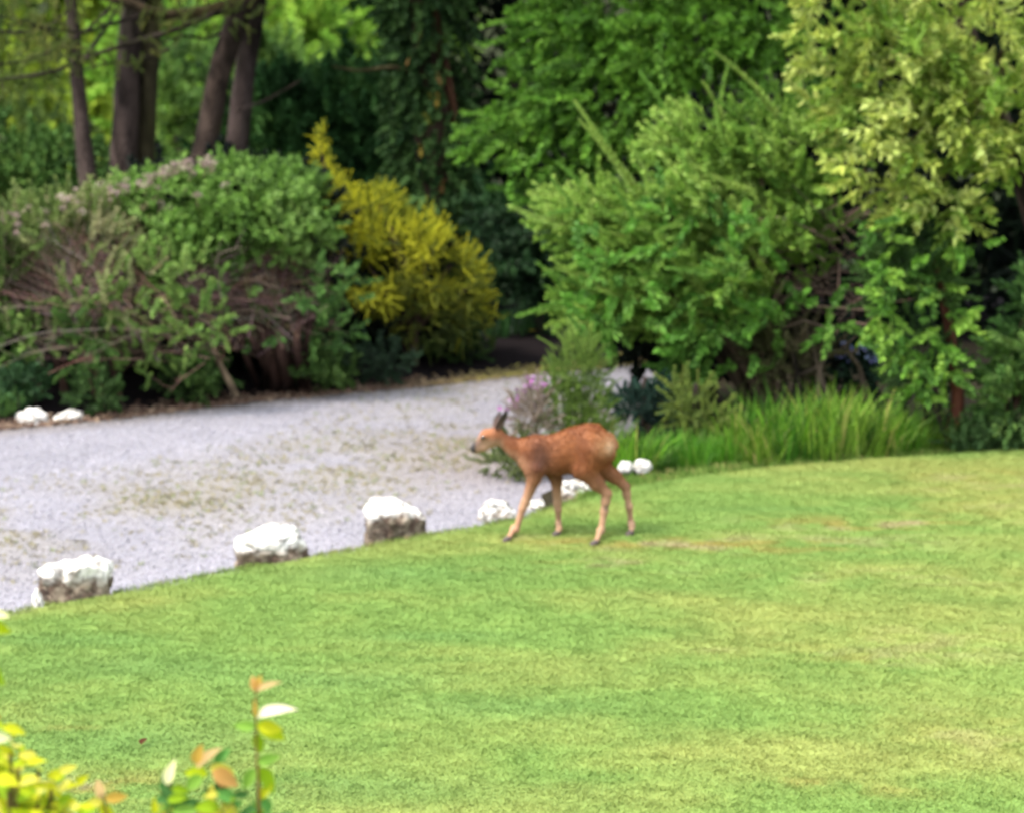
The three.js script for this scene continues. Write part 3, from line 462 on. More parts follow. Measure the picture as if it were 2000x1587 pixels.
{
  // ivy-covered tree
  const [t, o] = tree('ivy_tree', 'trunk thickly wrapped in dark glossy ivy with a few yellowed leaves', 835, 0, 24.5);
  const pts = [V(at(865, 0, 24.5).x, -0.2, -24.5), ...path(24.5, [862, 500], [850, 330], [838, 180], [826, 40], [812, -90], [800, -500], [780, -900])];
  part('trunk', limb(rel(pts, o), [0.26, 0.23, 0.2, 0.19, 0.17, 0.16, 0.1, 0.04], bark([0.06, 0.04, 0.03], 0.2), 14), barkMat, t);
  part('stem', limb(rel(path(24.3, [896, 330], [884, 210], [868, 130], [852, 50], [845, -60]), o), [0.045, 0.05, 0.055, 0.055, 0.05], bark([0.06, 0.028, 0.016], 0.1), 10), barkMat, t);
  const c = new THREE.CatmullRomCurve3(pts), ms = [], cs = [];
  for (let i = 0; i < 1500; i++) {
    const k = R(0.02, 0.75), p = c.getPoint(k), a = R(0, 6.28), r = R(0.2, 0.34) * (1 + 0.5 * noise(p.y * 2.5, a * 1.5, 4)) * (p.y < 1.6 ? 1.25 : 1), d = V(Math.cos(a), 0, Math.sin(a));
    if (d.x > 0.25 && d.z > -0.2 && p.y > 2.2 && rnd() < 0.75) continue;
    const q = p.clone().addScaledVector(d, r).sub(o); ms.push(orient(q, d.clone().multiplyScalar(0.5).add(V(R(-0.4, 0.4), -0.7, R(-0.4, 0.4))), R(0.16, 0.27)));
    cs.push(mix3([0.012, 0.034, 0.01], [0.075, 0.15, 0.04], rnd() ** 1.5));
  }
  for (let i = 0; i < 8; i++) { const k = R(0.25, 0.56), p = c.getPoint(k); ms.push(orient(p.clone().add(V(R(-0.12, 0.16), 0, R(0.4, 0.5))).sub(o), V(R(-0.3, 0.3), -1, 0.4), R(0.12, 0.18))); cs.push(pick([[0.2, 0.15, 0.025], [0.14, 0.08, 0.025], [0.15, 0.16, 0.025]])); }
  inst('ivy', G.ivy, leafMat(0.1, 0.55, 0.35), ms, cs, t);
  part('branch', limb(rel(path(24.5, [838, 150, -0.1], [770, 132, -0.5], [700, 138, -0.8], [650, 130, -1]), o), [0.03, 0.024, 0.018, 0.008], bark([0.07, 0.055, 0.028], 0.4), 8), barkMat, t);
  crown(t, 700, G.broad, M.far, { name: 'crown', lobes: [lobe(800, -850, 24.5, 560, 420, 2.6), lobe(760, -330, 25, 300, 200, 1.5)], colors: GREEN.mid, size: [0.5, 0.85] });
}
function bushTree(name, label, X, depth, lobes, n, geo, mat, o, trunkR = 0.14, cat = 'tree', group) {
  const b = V(at(X, 0, depth).x, -0.16, -depth), t = thing(name, label, cat, b, group);
  const top = lobes.reduce((a, l) => (l.c.y > a.c.y ? l : a)), stems = [];
  part('trunk', limb(rel([b.clone().setY(-0.25), b.clone().add(V(0.05, 0.6, 0)), b.clone().lerp(top.c, 0.5).add(V(R(-0.1, 0.1), 0, 0)), top.c], b), [trunkR, trunkR * 0.8, trunkR * 0.5, trunkR * 0.15], bark(BR, 0.3), 9), barkMat, t);
  for (const l of lobes) if (l !== top && l.w !== 0) part('limb', limb(rel([b.clone().add(V(0, Math.min(0.7, l.c.y * 0.5), 0)), b.clone().lerp(l.c, 0.5).add(V(0, 0.15, 0)), l.c.clone()], b), [trunkR * 0.5, trunkR * 0.35, trunkR * 0.12], bark(BR, 0.3), 7, 4), barkMat, t);
  crown(t, n, geo, mat, { name: 'crown', lobes, ...o }); return t;
}
// dark evergreens that close off the middle of the wood
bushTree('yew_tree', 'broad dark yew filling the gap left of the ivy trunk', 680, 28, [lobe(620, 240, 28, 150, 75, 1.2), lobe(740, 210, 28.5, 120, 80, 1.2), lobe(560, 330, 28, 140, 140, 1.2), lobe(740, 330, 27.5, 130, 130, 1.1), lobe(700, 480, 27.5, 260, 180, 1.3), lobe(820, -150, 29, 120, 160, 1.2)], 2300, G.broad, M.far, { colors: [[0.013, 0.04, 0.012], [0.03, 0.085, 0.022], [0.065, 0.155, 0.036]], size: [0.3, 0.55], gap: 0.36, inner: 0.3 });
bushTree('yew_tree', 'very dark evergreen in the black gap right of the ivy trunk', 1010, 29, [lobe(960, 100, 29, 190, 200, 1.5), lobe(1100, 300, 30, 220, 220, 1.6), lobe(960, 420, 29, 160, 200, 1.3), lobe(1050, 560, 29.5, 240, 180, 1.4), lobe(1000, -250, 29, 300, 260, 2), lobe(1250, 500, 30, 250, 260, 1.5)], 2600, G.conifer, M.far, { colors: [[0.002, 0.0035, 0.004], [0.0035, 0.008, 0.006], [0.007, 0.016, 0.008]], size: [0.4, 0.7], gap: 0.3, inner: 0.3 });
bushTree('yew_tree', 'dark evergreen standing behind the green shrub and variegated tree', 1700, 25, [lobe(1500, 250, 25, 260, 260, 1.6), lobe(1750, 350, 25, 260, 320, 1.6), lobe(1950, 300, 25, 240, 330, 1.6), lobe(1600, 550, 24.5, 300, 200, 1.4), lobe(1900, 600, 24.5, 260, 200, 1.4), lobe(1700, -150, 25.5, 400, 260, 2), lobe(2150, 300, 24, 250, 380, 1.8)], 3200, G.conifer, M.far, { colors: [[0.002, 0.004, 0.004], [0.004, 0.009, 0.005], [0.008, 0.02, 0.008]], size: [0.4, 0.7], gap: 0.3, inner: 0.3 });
bushTree('sycamore_sapling', 'low dark sapling with drooping layered leaves beside the golden bush', 1055, 23.5, [lobe(1000, 430, 23.5, 70, 40, 0.6), lobe(1075, 470, 23.2, 75, 38, 0.6), lobe(1030, 500, 23.2, 90, 40, 0.6), lobe(1100, 410, 23.5, 60, 40, 0.5), lobe(1080, 530, 23.3, 70, 30, 0.5)], 330, G.broad2, M.leaf, { colors: [[0.008, 0.022, 0.009], [0.016, 0.05, 0.016], [0.03, 0.085, 0.024]], size: [0.22, 0.34], inner: 0.1, lean: V(-0.3, -0.25, 0.2), gap: 0.35 }, 0.05);
// light trees farther off, seen between the trunks
bushTree('birch_tree', 'bright yellow-green tree lit up beyond the slender trunk', 120, 52, [lobe(80, 60, 52, 230, 160, 2.4), lobe(220, 140, 54, 150, 200, 2.4), lobe(110, 290, 51, 240, 120, 2), lobe(-120, 150, 52, 200, 260, 2.4), lobe(100, -300, 54, 360, 260, 3.2)], 2300, G.broad, M.leaf, { colors: [[0.17, 0.26, 0.03], [0.3, 0.42, 0.04], [0.48, 0.56, 0.08]], size: [0.5, 0.95], gap: 0.34, inner: 0.2 });
bushTree('birch_tree', 'bright green tree lit up beyond the leaning trunk', 450, 50, [lobe(360, 120, 50, 160, 180, 2.4), lobe(600, 80, 50, 190, 90, 2.4), lobe(480, 260, 51, 200, 140, 2), lobe(720, 60, 52, 160, 120, 2), lobe(420, -300, 52, 400, 240, 3)], 2100, G.broad, M.leaf, { colors: [[0.12, 0.25, 0.03], [0.2, 0.38, 0.04], [0.34, 0.5, 0.07]], size: [0.5, 0.95], gap: 0.34, inner: 0.2 });
bushTree('hazel_tree', 'hazy grey-green tree at the left end of the wood', 0, 38, [lobe(0, 120, 38, 110, 120, 1.2), lobe(-60, 260, 38, 140, 140, 1.2), lobe(60, 300, 37, 130, 80, 1.1), lobe(-80, -150, 38, 250, 180, 2)], 620, G.small, M.leaf, { colors: [[0.055, 0.1, 0.022], [0.11, 0.17, 0.03], [0.2, 0.25, 0.05]], size: [0.35, 0.6], gap: 0.4, inner: 0.2 });
bushTree('hazel_tree', 'green understorey tree between the twin-stemmed trunk and the leaning trunk', 340, 34, [lobe(340, 240, 34, 70, 110, 0.9), lobe(330, 120, 34.5, 60, 80, 0.8), lobe(540, 260, 33, 110, 130, 1), lobe(520, 160, 33.5, 90, 60, 0.9)], 560, G.broad, M.leaf, { colors: [[0.045, 0.1, 0.024], [0.09, 0.18, 0.035], [0.17, 0.28, 0.05]], size: [0.3, 0.55], gap: 0.38, inner: 0.2 });
bushTree('holly_bush', 'low dark holly under the slender trunk behind the hedge', 70, 31, [lobe(40, 350, 31, 130, 80, 0.9), lobe(170, 370, 31, 110, 70, 0.8), lobe(-60, 330, 31, 120, 100, 0.9), lobe(300, 360, 31, 110, 50, 0.8)], 760, G.dense, M.far, { colors: [[0.035, 0.08, 0.022], [0.075, 0.155, 0.032], [0.15, 0.24, 0.05]], size: [0.24, 0.42], gap: 0.42, inner: 0.25 }, 0.08, 'bush');
{ // far-off woodland that closes the view
  const ms = [], cs = [];
  for (let i = 0; i < 6500; i++) {
    const x = R(-34, 34), z = -R(70, 84), h = 9 + 4 * fbm(x * 0.2, z * 0.2) , y = R(-0.1, 1) * h; if (noise(x * 0.5, y * 0.5, z * 0.3) < 0.24) continue;
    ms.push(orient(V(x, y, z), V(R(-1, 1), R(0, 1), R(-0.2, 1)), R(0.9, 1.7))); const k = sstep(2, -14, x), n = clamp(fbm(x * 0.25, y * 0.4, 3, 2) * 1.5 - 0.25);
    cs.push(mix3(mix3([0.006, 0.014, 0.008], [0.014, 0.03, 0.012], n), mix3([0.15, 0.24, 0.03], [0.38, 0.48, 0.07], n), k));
  }
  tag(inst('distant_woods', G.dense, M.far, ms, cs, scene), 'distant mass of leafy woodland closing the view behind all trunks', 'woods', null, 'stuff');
}

// ------------------------------------------------------------------ hedge of shrubs across the drive
{
  const TW = [[0.2, 0.14, 0.115], [0.15, 0.1, 0.08], [0.27, 0.2, 0.155], [0.08, 0.05, 0.042]];
  function twigs(parent, n, from, to, r = [0.0025, 0.005]) {
    const t = new Tris();
    for (let i = 0; i < n; i++) {
      const a = from(), b = to(a), L = a.distanceTo(b), m = a.clone().lerp(b, 0.5).add(V(R(-0.2, 0.2), R(-0.12, 0.22), R(-0.15, 0.15)).multiplyScalar(L)), c = new THREE.CatmullRomCurve3([a, m, b]), rr = R(...r), hue = pick(TW).map((x) => x * R(0.7, 1.1));
      for (let k = 0; k < 4; k++) { const p = c.getPoint(R(0.3, 0.95)), e = p.clone().add(b.clone().sub(a).multiplyScalar(R(0.1, 0.25)).add(V(R(-0.12, 0.12), R(-0.06, 0.18), R(-0.1, 0.1)))); t.tube([p, p.clone().lerp(e, 0.5).add(V(0, R(-0.02, 0.03), 0)), e].map((p) => p.sub(parent.position)), [rr * 0.5, rr * 0.4, rr * 0.2], 3, hue); }
      t.tube(c.getPoints(5).map((p) => p.sub(parent.position)), [1, 0.95, 0.85, 0.7, 0.5, 0.25].map((k) => k * rr), 4, hue);
    }
    return part('twigs', t.build(), M.matt, parent, 'stuff');
  }
  let Z = 20.05;
  // hydrangea with green heads of leaves on bare stems
  const b = V(at(520, 0, Z).x, -0.14, -Z), h = thing('hydrangea_shrub', 'big shrub with thick green leaves above bare red-brown stems and dried flower heads', 'shrub', b);
  for (const [X0, X1, X2, r, w] of [[500, 515, 440, 0.05, -0.3], [524, 526, 500, 0.07, -0.2], [548, 546, 545, 0.085, -0.35], [572, 580, 610, 0.06, -0.45], [540, 575, 650, 0.05, -0.1], [585, 600, 640, 0.04, -0.3], [488, 470, 470, 0.04, -0.4], [512, 490, 380, 0.04, -0.5]])
    part('stem', limb(rel([V(at(X0, 0, Z).x, -0.2, -Z + w), at(X1, 660, Z + w - 0.1), at((X1 + X2) / 2, 560, Z), at(X2, 450, Z - 0.2)], b), [r * 0.8, r * 0.6, r * 0.4, r * 0.2], bark([0.06, 0.034, 0.027], 0.15), 9, 5), barkMat, h);
  part('stem', limb(rel([at(487, 590, Z - 0.5), at(480, 545, Z - 0.5), at(476, 500, Z - 0.45), at(470, 460, Z - 0.3)], b), [0.03, 0.03, 0.022, 0.012], bark([0.15, 0.12, 0.065], 0.2), 8, 4), barkMat, h);
  const lob = [lobe(555, 390, Z, 85, 55, 0.6), lobe(460, 390, Z, 100, 58, 0.7), lobe(340, 405, Z - 0.1, 110, 62, 0.6), lobe(340, 470, Z - 0.3, 90, 45, 0.5), lobe(570, 450, Z - 0.2, 70, 55, 0.45), lobe(628, 450, Z, 36, 52, 0.45), lobe(250, 425, Z, 80, 55, 0.6), lobe(470, 450, Z - 0.3, 80, 40, 0.45)];
  crown(h, 1250, G.broad2, M.leaf, { lobes: lob, colors: [[0.05, 0.11, 0.018], [0.1, 0.205, 0.03], [0.18, 0.3, 0.075]], size: [0.13, 0.22], gap: 0.44, freq: 3.2, inner: 0.35, lean: V(0, 0.5, 0.2) });
  crown(h, 150, G.broad2, M.leaf, { lobes: [lobe(640, 560, Z - 0.3, 60, 60, 0.5), lobe(400, 560, Z - 0.4, 120, 50, 0.4), lobe(590, 640, Z - 0.3, 110, 40, 0.4), lobe(300, 540, Z - 0.3, 120, 60, 0.4)], colors: [[0.04, 0.1, 0.025], [0.075, 0.17, 0.035], [0.12, 0.22, 0.05]], size: [0.13, 0.22], gap: 0.45, inner: 0.1 });
  crown(h, 900, G.dense, M.far, { lobes: [lobe(430, 430, Z + 0.7, 230, 90, 0.5), lobe(520, 620, Z + 1.1, 220, 160, 0.5), lobe(300, 620, Z + 1.1, 200, 160, 0.5)], colors: [[0.0035, 0.005, 0.005], [0.006, 0.009, 0.007], [0.011, 0.018, 0.009]], size: [0.25, 0.4], gap: 0.2, inner: 0 });  // near-black leaves at the back, standing in for the shaded interior
  twigs(h, 220, () => at(R(470, 600), R(560, 700), Z + R(-0.6, 0.4)), (a) => { const X = R(250, 680); return at(X, R(420, 640) + (X > 600 ? 40 : 0), Z + R(-0.6, 0.4)); });
  twigs(h, 220, () => at(R(250, 420), R(540, 640), Z - R(0, 0.6)), (a) => a.clone().add(V(R(0.2, 0.9), R(-0.1, 0.35), R(-0.1, 0.2))), [0.0025, 0.005]);
  // dried flower heads along the top
  const fh = (() => { const t = new Tris(); for (let i = 0; i < 70; i++) { const d = rdir(); if (d.y < -0.2) continue; const [s, n] = frameOf(d); t.leaf(d.clone().multiplyScalar(0.8).multiply(V(1, 0.6, 1)), s, n, d, R(0.25, 0.4), 0.26, vary(0.25), 0.1, 0); } t.tube([V(0, -1.6, 0), V(0, 0, 0)], [0.05, 0.05], 4, [0.5, 0.4, 0.3]); return t.build(); })();
  const fm = [[0.22, 0.165, 0.14], [0.29, 0.235, 0.19], [0.17, 0.12, 0.11]].map((c) => new THREE.MeshStandardMaterial({ color: new THREE.Color().setRGB(...c), vertexColors: true, roughness: 1, side: THREE.DoubleSide }));
  const heads = (parent, n, f) => { for (let i = 0; i < n; i++) { const [X, Y] = f(), m = part('flower_head', fh, pick(fm), parent); m.position.copy(at(X, Y - 14, Z + R(-0.75, 0.1)).sub(parent.position)); m.rotation.set(R(-0.4, 0.4), R(0, 6), R(-0.4, 0.4)); m.scale.setScalar(R(0.03, 0.06)); } };
  heads(h, 80, () => { const X = R(185, 425); return [X, mix(385, 328, sstep(180, 400, X)) + R(-10, 26) * R(0.4, 1)]; }); heads(h, 22, () => [R(180, 460), R(370, 440)]);
  // twiggy shrub left of it
  Z = 19.45;
  const b2 = V(at(110, 0, Z).x, -0.14, -Z), s = thing('twiggy_shrub', 'straggly shrub of bare pinkish twigs with pale sparse leaves, left end of the hedge', 'shrub', b2);
  for (const [X, X2, r] of [[60, -40, 0.03], [110, 60, 0.035], [170, 150, 0.035], [185, 230, 0.03], [220, 300, 0.025]]) part('stem', limb(rel([V(at(X, 0, Z).x, -0.2, -Z), at(X, 700, Z), at((X + X2) / 2, 600, Z - 0.2), at(X2, 470, Z - 0.2)], b2), [r, r * 0.9, r * 0.6, r * 0.3], bark([0.13, 0.075, 0.055], 0.1), 8, 5), barkMat, s);
  crown(s, 760, G.small, M.leaf, { lobes: [lobe(60, 480, Z, 130, 70, 0.6), lobe(160, 470, Z, 120, 75, 0.6), lobe(20, 560, Z - 0.2, 110, 60, 0.5), lobe(200, 560, Z - 0.3, 120, 60, 0.5), lobe(-60, 500, Z, 120, 90, 0.6)], colors: [[0.07, 0.12, 0.026], [0.13, 0.19, 0.048], [0.24, 0.235, 0.12]], size: [0.2, 0.32], gap: 0.42, inner: 0.2 });
  crown(s, 230, G.broad, M.leaf, { lobes: [lobe(150, 650, Z - 0.5, 30, 80, 0.3), lobe(60, 570, Z - 0.4, 130, 60, 0.3), lobe(280, 540, Z - 0.4, 150, 50, 0.3), lobe(20, 660, Z - 0.3, 80, 50, 0.3), lobe(190, 610, Z - 0.4, 60, 80, 0.3), lobe(380, 640, Z - 0.5, 70, 50, 0.3), lobe(280, 700, Z - 0.3, 70, 25, 0.3), lobe(230, 600, Z - 0.3, 100, 50, 0.3)], colors: [[0.06, 0.13, 0.025], [0.12, 0.22, 0.04], [0.19, 0.29, 0.07]], size: [0.14, 0.24], gap: 0.35, inner: 0 });
  crown(s, 520, G.dense, M.far, { lobes: [lobe(80, 600, Z + 0.9, 240, 140, 0.5), lobe(-80, 620, Z + 0.9, 200, 150, 0.5)], colors: [[0.0035, 0.005, 0.005], [0.006, 0.009, 0.007], [0.011, 0.018, 0.009]], size: [0.25, 0.4], gap: 0.2, inner: 0 });  // backing leaves coloured almost black as the inner shade of the shrub
  twigs(s, 270, () => at(R(100, 440), R(570, 710), Z + R(-0.55, 0.5)), (a) => a.clone().add(V(R(-1.15, 0.35), R(-0.2, 0.6), R(-0.4, 0.4))));
  twigs(s, 320, () => at(R(-20, 260), R(520, 640), Z + R(-0.5, 0.3)), (a) => a.clone().add(V(R(-0.7, 0.3), R(0.1, 0.55), R(-0.3, 0.2))));
  heads(s, 36, () => { const X = R(-10, 200); return [X, mix(440, 378, sstep(-10, 200, X)) + R(-8, 45)]; });
  // pale broken stick leaning out of the hedge
  const q = at(462, 774, 19.3), st = thing('broken_stick', 'pale bent dead stick leaning out of the hedge by the drive', 'stick', q);
  part('shaft', limb(rel([q, at(442, 735, 19.3), at(425, 705, 19.3), at(412, 650, 19.35)], q), [0.032, 0.028, 0.024, 0.018], bark([0.27, 0.2, 0.13], 0.2), 9, 5), barkMat, st);
  part('side_branch', limb(rel([at(412, 651, 19.35), at(432, 648, 19.3), at(458, 658, 19.25)], q), [0.016, 0.013, 0.007], bark([0.15, 0.11, 0.075], 0.1), 7, 4), barkMat, st);
  // golden conifer
  const gz = 21.4, gb = V(at(800, 0, gz).x, -0.12, -gz), gc = thing('golden_conifer', 'golden-yellow evergreen bush with one tall spire on its left', 'bush', gb);
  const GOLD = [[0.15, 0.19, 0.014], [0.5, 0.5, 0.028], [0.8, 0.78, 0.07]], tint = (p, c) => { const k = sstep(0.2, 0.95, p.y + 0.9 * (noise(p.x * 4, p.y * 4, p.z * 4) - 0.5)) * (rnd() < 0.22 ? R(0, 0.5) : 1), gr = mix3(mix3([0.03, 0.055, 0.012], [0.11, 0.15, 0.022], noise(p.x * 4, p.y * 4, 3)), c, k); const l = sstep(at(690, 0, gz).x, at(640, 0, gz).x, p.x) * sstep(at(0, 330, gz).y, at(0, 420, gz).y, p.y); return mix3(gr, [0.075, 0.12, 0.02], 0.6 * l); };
  part('trunk', limb(rel([gb.clone().setY(-0.2), at(800, 640, gz), at(780, 500, gz), at(740, 400, gz)], gb), [0.08, 0.07, 0.05, 0.02], bark([0.07, 0.045, 0.035], 0.2), 9), barkMat, gc);
  part('trunk', limb(rel([gb.clone().add(V(-0.5, -0.1, 0)), at(670, 600, gz), at(645, 420, gz), at(625, 270, gz)], gb), [0.05, 0.045, 0.03, 0.01], bark([0.07, 0.045, 0.035], 0.2), 9), barkMat, gc);
  for (const [x, y] of [[880, 520], [920, 560], [720, 520], [690, 560], [850, 470], [800, 620]]) part('limb', limb(rel([at(795, 660, gz), at((795 + x) / 2, (640 + y) / 2, gz - 0.1), at(x, y, gz - 0.2)], gb), [0.035, 0.025, 0.01], bark([0.07, 0.045, 0.035], 0.2), 7, 4), barkMat, gc);
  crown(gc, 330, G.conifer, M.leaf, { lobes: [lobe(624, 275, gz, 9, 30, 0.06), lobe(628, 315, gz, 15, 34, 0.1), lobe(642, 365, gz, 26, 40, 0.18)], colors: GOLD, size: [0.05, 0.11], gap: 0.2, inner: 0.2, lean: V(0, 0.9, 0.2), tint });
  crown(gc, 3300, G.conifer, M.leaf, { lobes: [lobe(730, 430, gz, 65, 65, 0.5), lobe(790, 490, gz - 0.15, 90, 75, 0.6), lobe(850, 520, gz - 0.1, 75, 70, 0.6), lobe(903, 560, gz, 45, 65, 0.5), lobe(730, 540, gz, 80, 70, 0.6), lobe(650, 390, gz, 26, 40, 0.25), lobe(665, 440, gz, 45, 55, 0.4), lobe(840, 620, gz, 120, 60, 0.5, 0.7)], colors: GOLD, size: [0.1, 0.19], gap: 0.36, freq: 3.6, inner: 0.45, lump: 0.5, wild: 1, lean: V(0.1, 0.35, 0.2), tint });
  crown(gc, 500, G.dense, M.far, { lobes: [lobe(780, 600, gz + 0.5, 170, 130, 0.4), lobe(660, 620, gz + 0.4, 100, 120, 0.4)], colors: [[0.0035, 0.005, 0.005], [0.006, 0.009, 0.007], [0.011, 0.018, 0.009]], size: [0.2, 0.36], gap: 0.2, inner: 0 });  // inner shade of the bush put in as near-black leaves
  // low plants at the foot of the hedge
  const LOW = 'low plants at the foot of the hedge';
  for (const [name, label, X, Y, d, rx, ry, geo, cols, n] of [
    ['laurel_seedling', 'low dark leafy plant under the hedge beside the pale stick', 380, 735, 19.45, 70, 28, G.broad2, GREEN.mid, 70], ['laurel_seedling', 'dark leafy plant under the hedge, between stems and golden bush', 640, 725, 20.05, 60, 32, G.broad2, GREEN.mid, 80],
    ['laurel_seedling', 'dark blue-green leafy plant under the golden bush', 740, 710, 20.45, 60, 30, G.broad, [[0.012, 0.026, 0.014], [0.024, 0.05, 0.024], [0.04, 0.08, 0.036]], 70], ['laurel_seedling', 'sparse leafy plant under the hedge behind the flat white stone', 180, 770, 18.85, 40, 26, G.broad, GREEN.mid, 50],
    ['laurel_seedling', 'leafy plant under the hedge left end, above the round white stone', 40, 755, 18.95, 50, 26, G.broad2, [[0.025, 0.07, 0.025], [0.05, 0.12, 0.04], [0.08, 0.17, 0.05]], 50], ['grass_clump', 'small bright green clump beside the round white stone', 5, 818, 18.7, 26, 18, G.frond, [[0.06, 0.13, 0.03], [0.09, 0.2, 0.04], [0.13, 0.25, 0.05]], 60],
    ['laurel_seedling', 'leafy plant at the right foot of the golden bush, beside the drive', 900, 690, 21.75, 60, 26, G.broad, GREEN.mid, 70]]) {
    const o = V(at(X, 0, d).x, -0.13, -d), p = thing(name, label, 'plant', o, LOW); part('stem', limb([V(0, -0.05, 0), V(0.01, 0.08, 0), V(0.02, 0.2, 0.01)], [0.012, 0.01, 0.005], bark(BR, 0.2), 6, 3), barkMat, p);
    crown(p, n, geo, M.leaf, { lobes: [lobe(X, Y, d, rx, ry, 0.3)], colors: cols, size: [0.12, 0.22], inner: 0, gap: 0.2 });
  }
}

// ------------------------------------------------------------------ shrubs and trees on the right
// a leafy shoot, one unit long: stem and leaves in one shape
function shoot({ n = 150, L = 0.12, W = 0.05, a0 = 1.0, bend = 0.25, stem = [0.5, 0.42, 0.3] }) {
  const t = new Tris(), bx = R(-bend, bend), bz = R(-bend, bend), pos = (u) => V(bx * u * u, u, bz * u * u); t.tube([0, 0.33, 0.66, 1].map(pos), [0.012, 0.01, 0.007, 0.003], 4, stem);
  for (let i = 0; i < n; i++) { const u = Math.pow(i / n, 0.9), a = i * 2.399 + R(-0.3, 0.3), th = a0 * R(0.75, 1.2) * (1 - 0.55 * u), d = V(Math.sin(th) * Math.cos(a), Math.cos(th), Math.sin(th) * Math.sin(a)), side = V(0, 1, 0).cross(d).normalize(), nor = side.clone().cross(d).normalize(), k = (1 - 0.45 * u) * R(0.75, 1.15); t.leaf(pos(u), d, side, nor, L * k, W * k, vary(0.22), 0.15, 0.2); }
  return t.build();
}
function shoots(parent, geos, mats, list, name = 'shoot') { for (const [p, dir, len] of list) { const m = part(name, pick(geos), pick(mats), parent); m.applyMatrix4(orient(p.clone().sub(parent.position), dir, len)); } }
const stemsTo = (t, b, list, r, col, name = 'stem') => { for (const [X, Y, d] of list) { const e = at(X, Y, d); part(name, limb(rel([b.clone().add(V(R(-0.1, 0.1), -0.1, R(-0.1, 0.1))), b.clone().lerp(e, 0.35).add(V(R(-0.08, 0.08), 0.25, 0)), b.clone().lerp(e, 0.7).add(V(0, 0.18, 0)), e], b), [r, r * 0.8, r * 0.5, r * 0.2], col, 8, 5), barkMat, t); } };
{
  // beech branches in the upper middle
  const z = 21.5, b = V(at(1400, 0, z).x, -0.15, -z), t = thing('beech_tree', 'beech with bright green drooping leaves in the upper middle, above the feathery shrub', 'tree', b);
  part('trunk', limb(rel([b.clone().setY(-0.2), at(1400, 600, z), at(1385, 350, z), at(1360, 100, z), at(1330, -250, z), at(1300, -700, z)], b), [0.2, 0.17, 0.15, 0.13, 0.1, 0.03], bark([0.06, 0.055, 0.05], 0.3), 12), barkMat, t);
  const L = [lobe(1120, 110, z, 130, 70, 0.6), lobe(1050, 220, z - 0.1, 95, 55, 0.5), lobe(1010, 275, z - 0.1, 60, 26, 0.4), lobe(1200, 190, z - 0.4, 130, 80, 0.6), lobe(1280, 80, z - 0.3, 150, 90, 0.7), lobe(1420, 60, z - 0.2, 150, 80, 0.7), lobe(1130, 300, z - 0.2, 90, 40, 0.4), lobe(1180, 20, z, 150, 60, 0.7), lobe(1560, 120, z, 110, 120, 0.7), lobe(1100, 360, z, 50, 30, 0.3), lobe(1300, 250, z - 0.2, 120, 60, 0.5), lobe(1300, -350, z, 420, 300, 2)];
  for (const l of L.slice(0, 11)) part('branch', limb(rel([at(1370, 250, z), at(1370, 250, z).lerp(l.c, 0.5).add(V(0, 0.25, 0)), l.c], b), [0.05, 0.03, 0.01], bark([0.07, 0.06, 0.05], 0.2), 7, 4), barkMat, t);
  crown(t, 2000, G.broad, M.leaf, { name: 'crown', lobes: L, colors: [[0.05, 0.13, 0.013], [0.095, 0.225, 0.02], [0.15, 0.32, 0.032]], size: [0.2, 0.36], gap: 0.46, inner: 0.3, freq: 3, lean: V(-0.25, -0.35, 0.25), out: 0.5 });
  const lb = [0, 1, 2].map(() => spray({ n: 30, L: 0.21, W: 0.15, angle: 1.1, bend: 0.3, droop: 0.25 })), lm = [tinted(0.085, 0.21, 0.02), tinted(0.115, 0.25, 0.03), tinted(0.065, 0.16, 0.02)];
  const list = []; for (let i = 0; i < 110; i++) { const l = pick(L.slice(0, 11)), d = rdir(); d.z = Math.abs(d.z); list.push([l.c.clone().add(V(d.x * l.r.x, d.y * l.r.y, d.z * l.r.z)), V(d.x - 0.3, R(-0.8, 0.2), R(0, 0.6)), R(0.3, 0.5)]); }
  for (const [X, Y] of [[985, 105], [965, 215], [950, 250], [945, 285], [990, 305], [1000, 205], [1080, 380], [1130, 400], [1010, 130], [1100, 340], [970, 275]]) list.push([at(X + 35, Y - 12, z - 0.1), V(-0.9, -0.35, 0.2), 0.36]);
  shoots(t, lb, lm, list, 'leafy_branch');
}
